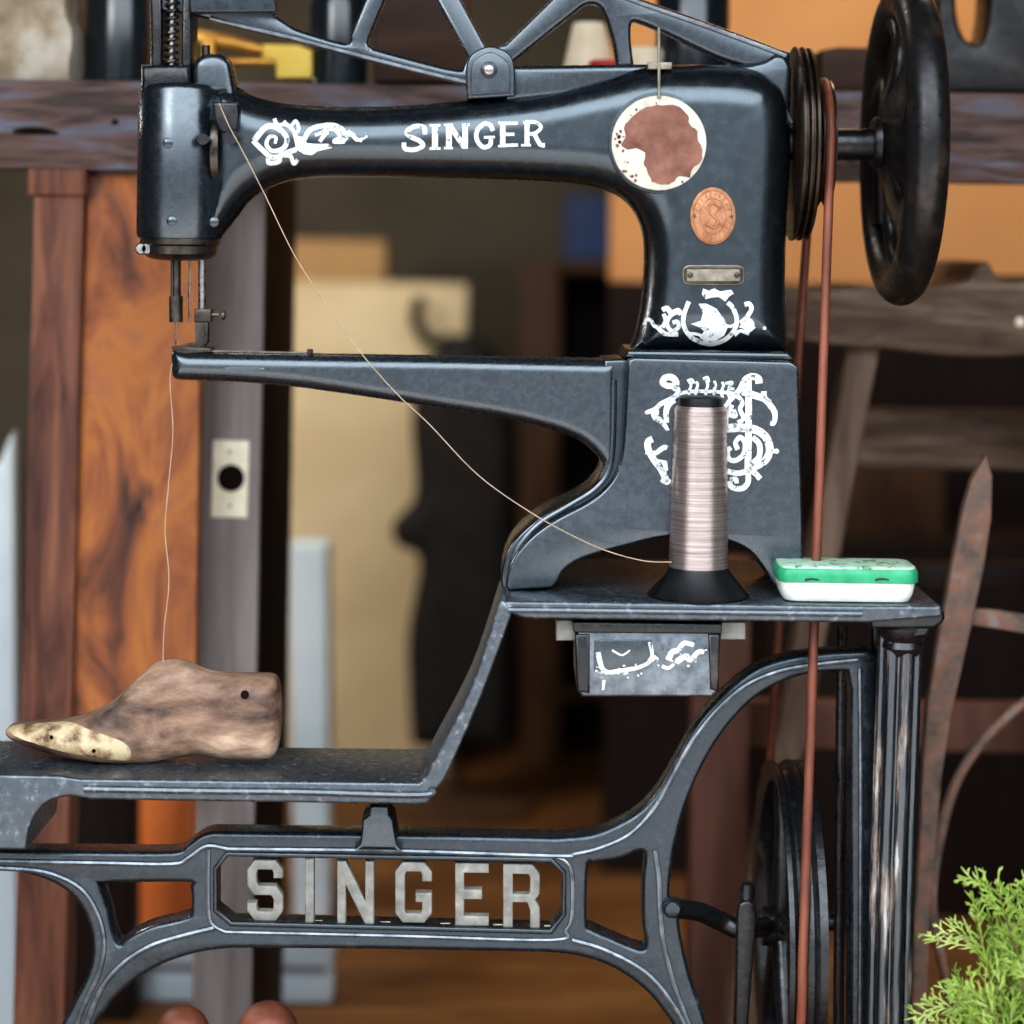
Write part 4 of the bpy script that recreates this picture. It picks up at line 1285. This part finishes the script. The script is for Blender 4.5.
# deeper in the workshop
def floor_py(y):
    return HORIZON + HZ * 1000 * D / (D + y)
og = thing('gas_cylinder', 'orange steel cylinder standing on the floor behind the stand, left', 'cylinder', Vector((W(160, 930, 1.35).x, 1.35, 0)))
ogc = Vector((W(162, 930, 1.35).x, 1.35, 0))
MB().lathe([(.045, 0), (.052, .006), (.053, .02), (.053, .22), (.046, .25), (.025, .262), (.014, .27)], ogc, n=36).build('cylinder_body', M['orange_paint'], og)
MB().lathe([(.010, .268), (.010, .29), (.022, .292), (.022, .302), (.008, .304)], ogc, n=20).build('valve', M['brass'], og)
wc_ = MB()  # pale bands near the floor standing in for bluish outside light
f0 = W(105, 1010, 1.0)
f1 = W(332, 1010, 1.0)
wc_.box((f0.x, 1.0, .0), (f1.x, 1.05, .042), bev=.006)
wc_.box((f0.x + .01, 1.01, .042), (f1.x - .01, 1.04, .052), bev=.003, mi=1)
wc_.box((f0.x, 1.0, .052), (f1.x, 1.05, .094), bev=.006)
tag(wc_.build('light_band', [M['pale_blue'], M['door']], None), 'low pale blue double band on the floor behind the stand, outside light put in as colour', 'plank')
dkc = plate('shade_block', [(48, 600), (131, 600), (131, 1025), (48, 1025)], .92, 1.0, M['dark_wood_shade'], None, bev=.004)  # dark block added where only shade lies under the shelf
tag(dkc, 'dark upright block put in for the shade behind the red brown upright, below the shelf', 'shade_block')
wp_ = plate('light_strip', [(290, 545), (326, 546), (329, 921), (293, 921)], 1.4, 1.5, M['pale_blue'], None, bev=.004)  # upright strip whose colour stands for light from outdoors
tag(wp_, 'pale blue upright strip in front of the cream panel, outside light put in as colour', 'post')
ws = plate('light_sheet', [(-30, 480), (0, 462), (13, 430), (17, 1040), (-30, 1040)], .85, .88, M['pale_blue'], None, bev=.003)  # sheet coloured as the bright light behind the upright
tag(ws, 'pale blue sheet at the far left edge, coloured as bright light behind the red brown upright', 'board')
cp_ = thing('cream_panel', 'tall cream painted panel standing at the back of the workshop', 'panel', Vector((W(378, 770, 2.4).x, 2.42, 0)))
plate('panel', [(270, 281), (468, 284), (463, 420), (450, 773), (262, 773)], 2.4, 2.44, M['cream_panel'], cp_, bev=.006)
hd = MB().tube(cr3([W(420, 300, 2.36), W(416, 318, 2.33), W(424, 336, 2.33), W(440, 346, 2.33), W(450, 338, 2.36)], 5), .013, 10)
hd.build('handle', M['black_cloth'], cp_)
tb = plate('cardboard_box', [(290, 239), (386, 241), (385, 282), (290, 281)], 2.405, 2.55, M['tan_card'], None, bev=.004)
tag(tb, 'tan cardboard box on top of the cream panel', 'box')
dk = thing('hanging_coat', 'dark coat on a stand in front of the cream panel', 'coat', Vector((W(460, 800, 2.1).x, 2.1, 0)))
inflate('coat_cloth', cr([(440, 350), (460, 335), (490, 345), (512, 390), (518, 500), (515, 640), (510, 745, 1), (412, 745, 1), (408, 640), (420, 560), (398, 545), (392, 525), (405, 510), (416, 490), (412, 420), (418, 380)], 4, True), 2.1, .05, .045, M['black_cloth'], dk, h=.01)
MB().tube([Vector((W(460, 350, 2.12).x, 2.12, .02)), W(460, 345, 2.12)], .015, 10).lathe([(.16, 0), (.16, .012), (.03, .03)], Vector((W(460, 350, 2.12).x, 2.12, 0)), n=30).build('coat_stand', M['shelf_wood'], dk)
su = thing('shelf_unit', 'tall dark brown shelf unit at the back, right of the dark coat', 'shelf', Vector((W(590, 700, 2.5).x, 2.6, 0)))
for x0, x1 in ((520, 560), (655, 680)):
    plate('side_panel', [(x0, 262), (x1, 262), (x1, 761), (x0, 761)], 2.5, 2.8, M['shelf_wood'], su, bev=.003)
for y in (262, 420, 560, 690):
    plate('shelf', [(560, y), (655, y), (655, y + 10), (560, y + 10)], 2.52, 2.8, M['shelf_wood'], su, bev=.002)
plate('back_panel', [(560, 270), (655, 270), (655, 761), (560, 761)], 2.78, 2.8, M['dark_wood_shade'], su, bev=.001)
bb_ = plate('storage_box', [(566, 196), (614, 196), (614, 260), (566, 260)], 2.54, 2.7, M['blue_dark'], None, bev=.004)
tag(bb_, 'blue storage box on top of the dark brown shelf unit', 'box')

# two turned wooden heads at the bottom edge
for px, py, r, lab, y in ((183, 1006, 27, 'rounded wooden post top at the bottom edge, left of the two and lower', .10), (268, 1002, 31, 'rounded wooden post top at the bottom edge, right of the two and taller', .10)):
    t_ = W(px, py, y)
    rr = r * K(y)
    pr = [(.03, 0), (.032, .01), (.02, .03), (.017, t_.z - 2.4 * rr)]
    pr += [(rr * math.sin(a), t_.z - rr - rr * math.cos(a)) for a in np.linspace(.6, PI - .02, 16)]
    o = MB().lathe(pr, Vector((t_.x, y, 0)), n=32).build('skittle', M['terracotta'], None, smooth=60)
    tag(o, lab, 'wooden post', 'rounded wooden post tops under the brace')

# ================================================================== CYPRESS SPRIGS
YP = -.11
cy = thing('cypress_shrub', 'bright green feathery cypress shrub in the lower right corner', 'shrub', Vector((W(1060, 1100, YP).x, YP, 0)))
fol, stm = MB(), MB()
rnd = random.Random(3)
def leaflet(p, d, ln, r):
    fol.tube([p, p + d * ln * .5, p + d * ln], [r, r * 1.1, r * .15], 5)
def cord(q0, d, ln, r, lvl):
    """a thin scale-leaf branchlet that forks"""
    m = max(3, int(ln / .0042))
    pts, rs = [q0], [r]
    kids = []
    for j in range(m):
        d = (d + Vector((rnd.uniform(-.16, .16), rnd.uniform(-.16, .16), rnd.uniform(-.08, .14)))).normalized()
        q0 = q0 + d * ln / m
        pts.append(q0)
        rs.append(r * (1.25 if j % 2 else .8) * (1 - .5 * (j + 1) / m))
        if lvl > 0 and j < m - 1 and rnd.random() < .75:
            kids.append((q0, d, j))
    rs[-1] = r * .2
    fol.tube(pts, rs, 5)
    sg = rnd.choice((-1, 1))
    for q, dd, j in kids:
        sg = -sg
        sd = Vector((dd.z, 0, -dd.x)) * sg
        e = (dd * .9 + sd * rnd.uniform(.4, .75) + Vector((0, rnd.uniform(-.4, .4), 0))).normalized()
        cord(q, e, ln * rnd.uniform(.3, .5) * (1.1 - .6 * j / m), r * .85, lvl - 1)


def spray(pts, w=1.0):
    P = cr3(pts, 8)
    n = len(P)
    stm.tube(P, [.0015 * (1 - .6 * i / n) for i in range(n)], 5)
    sg = rnd.choice((-1, 1))
    for i in range(2, n - 1):
        if rnd.random() < .25:
            continue
        sg = -sg
        t = (P[i + 1] - P[i - 1]).normalized()
        sd = Vector((t.z, 0, -t.x)) * sg
        e = (t * rnd.uniform(.7, 1.1) + sd * rnd.uniform(.4, .8) + Vector((0, rnd.uniform(-.5, .4), .1))).normalized()
        cord(P[i], e, .030 * w * rnd.uniform(.5, 1.2) * (1.1 - .75 * i / n) + .006, .00125, 2)
    cord(P[-2], (P[-1] - P[-2]).normalized(), .012, .0012, 0)
    cord(P[n // 2], (P[-1] - P[n // 2]).normalized(), (P[-1] - P[n // 2]).length * .9, .0013, 1)
ups = [
    [(1040, 1000), (1020, 960), (1005, 915), (995, 890), (966, 878)],
    [(1050, 1040), (1010, 985), (985, 948), (960, 934), (932, 938)],
    [(1050, 1060), (1000, 1010), (988, 965), (978, 930), (974, 900)],
    [(1060, 1080), (1000, 1030), (970, 1010), (940, 1008), (914, 1018)],
    [(1050, 1030), (1022, 980), (1015, 930), (1012, 895)],
    [(1070, 1030), (1040, 960), (1030, 910), (1024, 880)],
    [(1060, 1060), (1010, 1000), (1000, 950), (990, 915)],
    [(1060, 1080), (1005, 1030), (975, 990), (955, 990)],
    [(1050, 1080), (985, 1050), (955, 1030), (925, 1030)],
]
for L_ in ups:
    yj = rnd.uniform(-.03, .02)
    spray([W(x, y, YP + yj) for x, y in L_], 1.0)
for _ in range(64):
    bx, by = rnd.uniform(985, 1090), rnd.uniform(985, 1110)
    an = rnd.uniform(-2.6, -1.0)
    ln = rnd.uniform(50, 85)
    yj = rnd.uniform(-.05, .07)
    p = [(bx, by), (bx + ln * .5 * math.cos(an), by + ln * .5 * math.sin(an)), (bx + ln * math.cos(an) - 8, by + ln * math.sin(an) + 6)]
    if p[2][1] < 905 + (1024 - p[2][0]) * .9:
        continue
    spray([W(x, y, YP + yj + (.02 * j)) for j, (x, y) in enumerate(p)], 1.0)
basep = wloc(cy)
for _ in range(12):
    e = W(rnd.uniform(1000, 1080), rnd.uniform(1000, 1060), YP + rnd.uniform(-.04, .05))
    stm.tube(cr3([basep + Vector((0, 0, .17)), basep.lerp(e, .6) + Vector((0, 0, .06)), e], 6), .003, 6)
fo = fol.build('foliage', M['leaf'], cy, smooth=180)
stm.build('stem', M['twig'], cy, smooth=180)
MB().lathe([(.06, 0), (.065, .004), (.085, .16), (.092, .16), (.094, .19), (.086, .19), (.08, .17), (.01, .17)], basep, n=40).build('pot', M['clay'], cy)

# ================================================================== THE ROOM
def struct(name, a, b, m):
    o = MB().box(a, b).build(name, m, None)
    o['kind'] = 'structure'
    return o
struct('floor', (-1.5, -.7, -.04), (1.5, 3.2, 0), M['floor'])
struct('ground', (-8, -4.2, -.05), (8, -.7, -.005), M['pave'])
struct('trim_2', (-40, -40, -.09), (40, -4.2, -.03), M['street'])
struct('wall_back', (-1.6, 3.0, 0), (1.6, 3.1, 2.6), M['wall_dark'])
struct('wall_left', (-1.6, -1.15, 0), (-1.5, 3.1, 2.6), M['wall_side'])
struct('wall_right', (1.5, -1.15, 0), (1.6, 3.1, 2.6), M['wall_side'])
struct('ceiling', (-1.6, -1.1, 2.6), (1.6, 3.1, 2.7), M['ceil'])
xw = W(611, 240, 1.7).x
zw = W(800, 284, 1.7).z
struct('wall_middle', (xw, 1.7, zw), (1.5, 1.76, 2.6), M['orange_wall'])
struct('lower_wall_shade', (W(611, 240, 1.7).x, 1.68, 0), (1.5, 1.76, zw), M['dark_wood_shade'])  # lower wall coloured dark for the shade under the bench
dcab = plate('dark_block', [(770, 540), (1075, 540), (1075, 955), (770, 955)], 1.45, 1.67, M['dark_wood_shade'], None, bev=.006)  # added block: holds up the box, its dark colour stands for shade
tag(dcab, 'low dark block added behind the rough bench to carry the box and deepen the shade', 'dark_block')
tb_ = plate('storage_box', [(846, 462), (945, 464), (945, 539), (846, 538)], 1.5, 1.62, M['shelf_wood'], None, bev=.004)
tag(tb_, 'dim tan storage box seen between bench plank and the table, right', 'box')

# ------------------------------------------------------------------ light
w = bpy.data.worlds.new('world')
scene.world = w
w.use_nodes = True
nt = w.node_tree
bg = nt.nodes['Background']
tcw = nt.nodes.new('ShaderNodeTexCoord')
sep = nt.nodes.new('ShaderNodeSeparateXYZ')
nt.links.new(tcw.outputs['Generated'], sep.inputs['Vector'])
rw = ramp(nt, [(0.0, (.3, .3, .3)), (0.04, (.55, .60, .66)), (0.15, (.6, .68, .76)), (0.32, (2.9, 3.2, 3.5)), (0.75, (3.0, 3.3, 3.6)), (1.0, (1.6, 1.8, 2.0))])
nt.links.new(sep.outputs['Z'], rw.inputs['Fac'])
nt.links.new(rw.outputs['Color'], bg.inputs['Color'])
bg.inputs['Strength'].default_value = 1.25


def area(name, loc, target, size, power, col, size_y=None):
    d = bpy.data.lights.new(name, 'AREA')
    d.shape = 'RECTANGLE'
    d.size = size
    d.size_y = size_y or size
    d.energy = power
    d.color = col
    o = bpy.data.objects.new(name, d)
    COL.objects.link(o)
    o.location = loc
    o.rotation_euler = (Vector(target) - Vector(loc)).to_track_quat('-Z', 'Y').to_euler()
    return o


area('key_softbox', (-1.5, -2.3, 2.3), (0, .1, .8), .7, 9, (1.0, .97, .93))  # added softbox for highlights, beside the sky light
area('wall_fill', (.85, 1.25, 2.45), (.75, 1.7, 1.5), .5, 11, (1.0, .86, .68))  # unseen fill added to brighten the orange wall from above
area('cylinder_fill', (-1.3, .75, 1.3), (-.5, 1.35, .2), .3, 12, (1.0, .92, .85))  # unseen fill added to brighten the orange cylinder
area('panel_fill', (-.7, 1.3, 2.45), (-.5, 2.4, .8), .6, 15, (1.0, .9, .76))  # unseen soft fill added to light the cream panel

sd = bpy.data.lights.new('sun', 'SUN')
sd.energy = 4.5
sd.angle = .02
sd.color = (1.0, .93, .84)
so_ = bpy.data.objects.new('sun', sd)
COL.objects.link(so_)
so_.location = (0, -6, 8)
so_.rotation_euler = Vector((-.3, .22, -.93)).to_track_quat('-Z', 'Y').to_euler()

scene.view_settings.view_transform = 'Standard'
scene.view_settings.look = 'Medium High Contrast'
scene.view_settings.exposure = 0
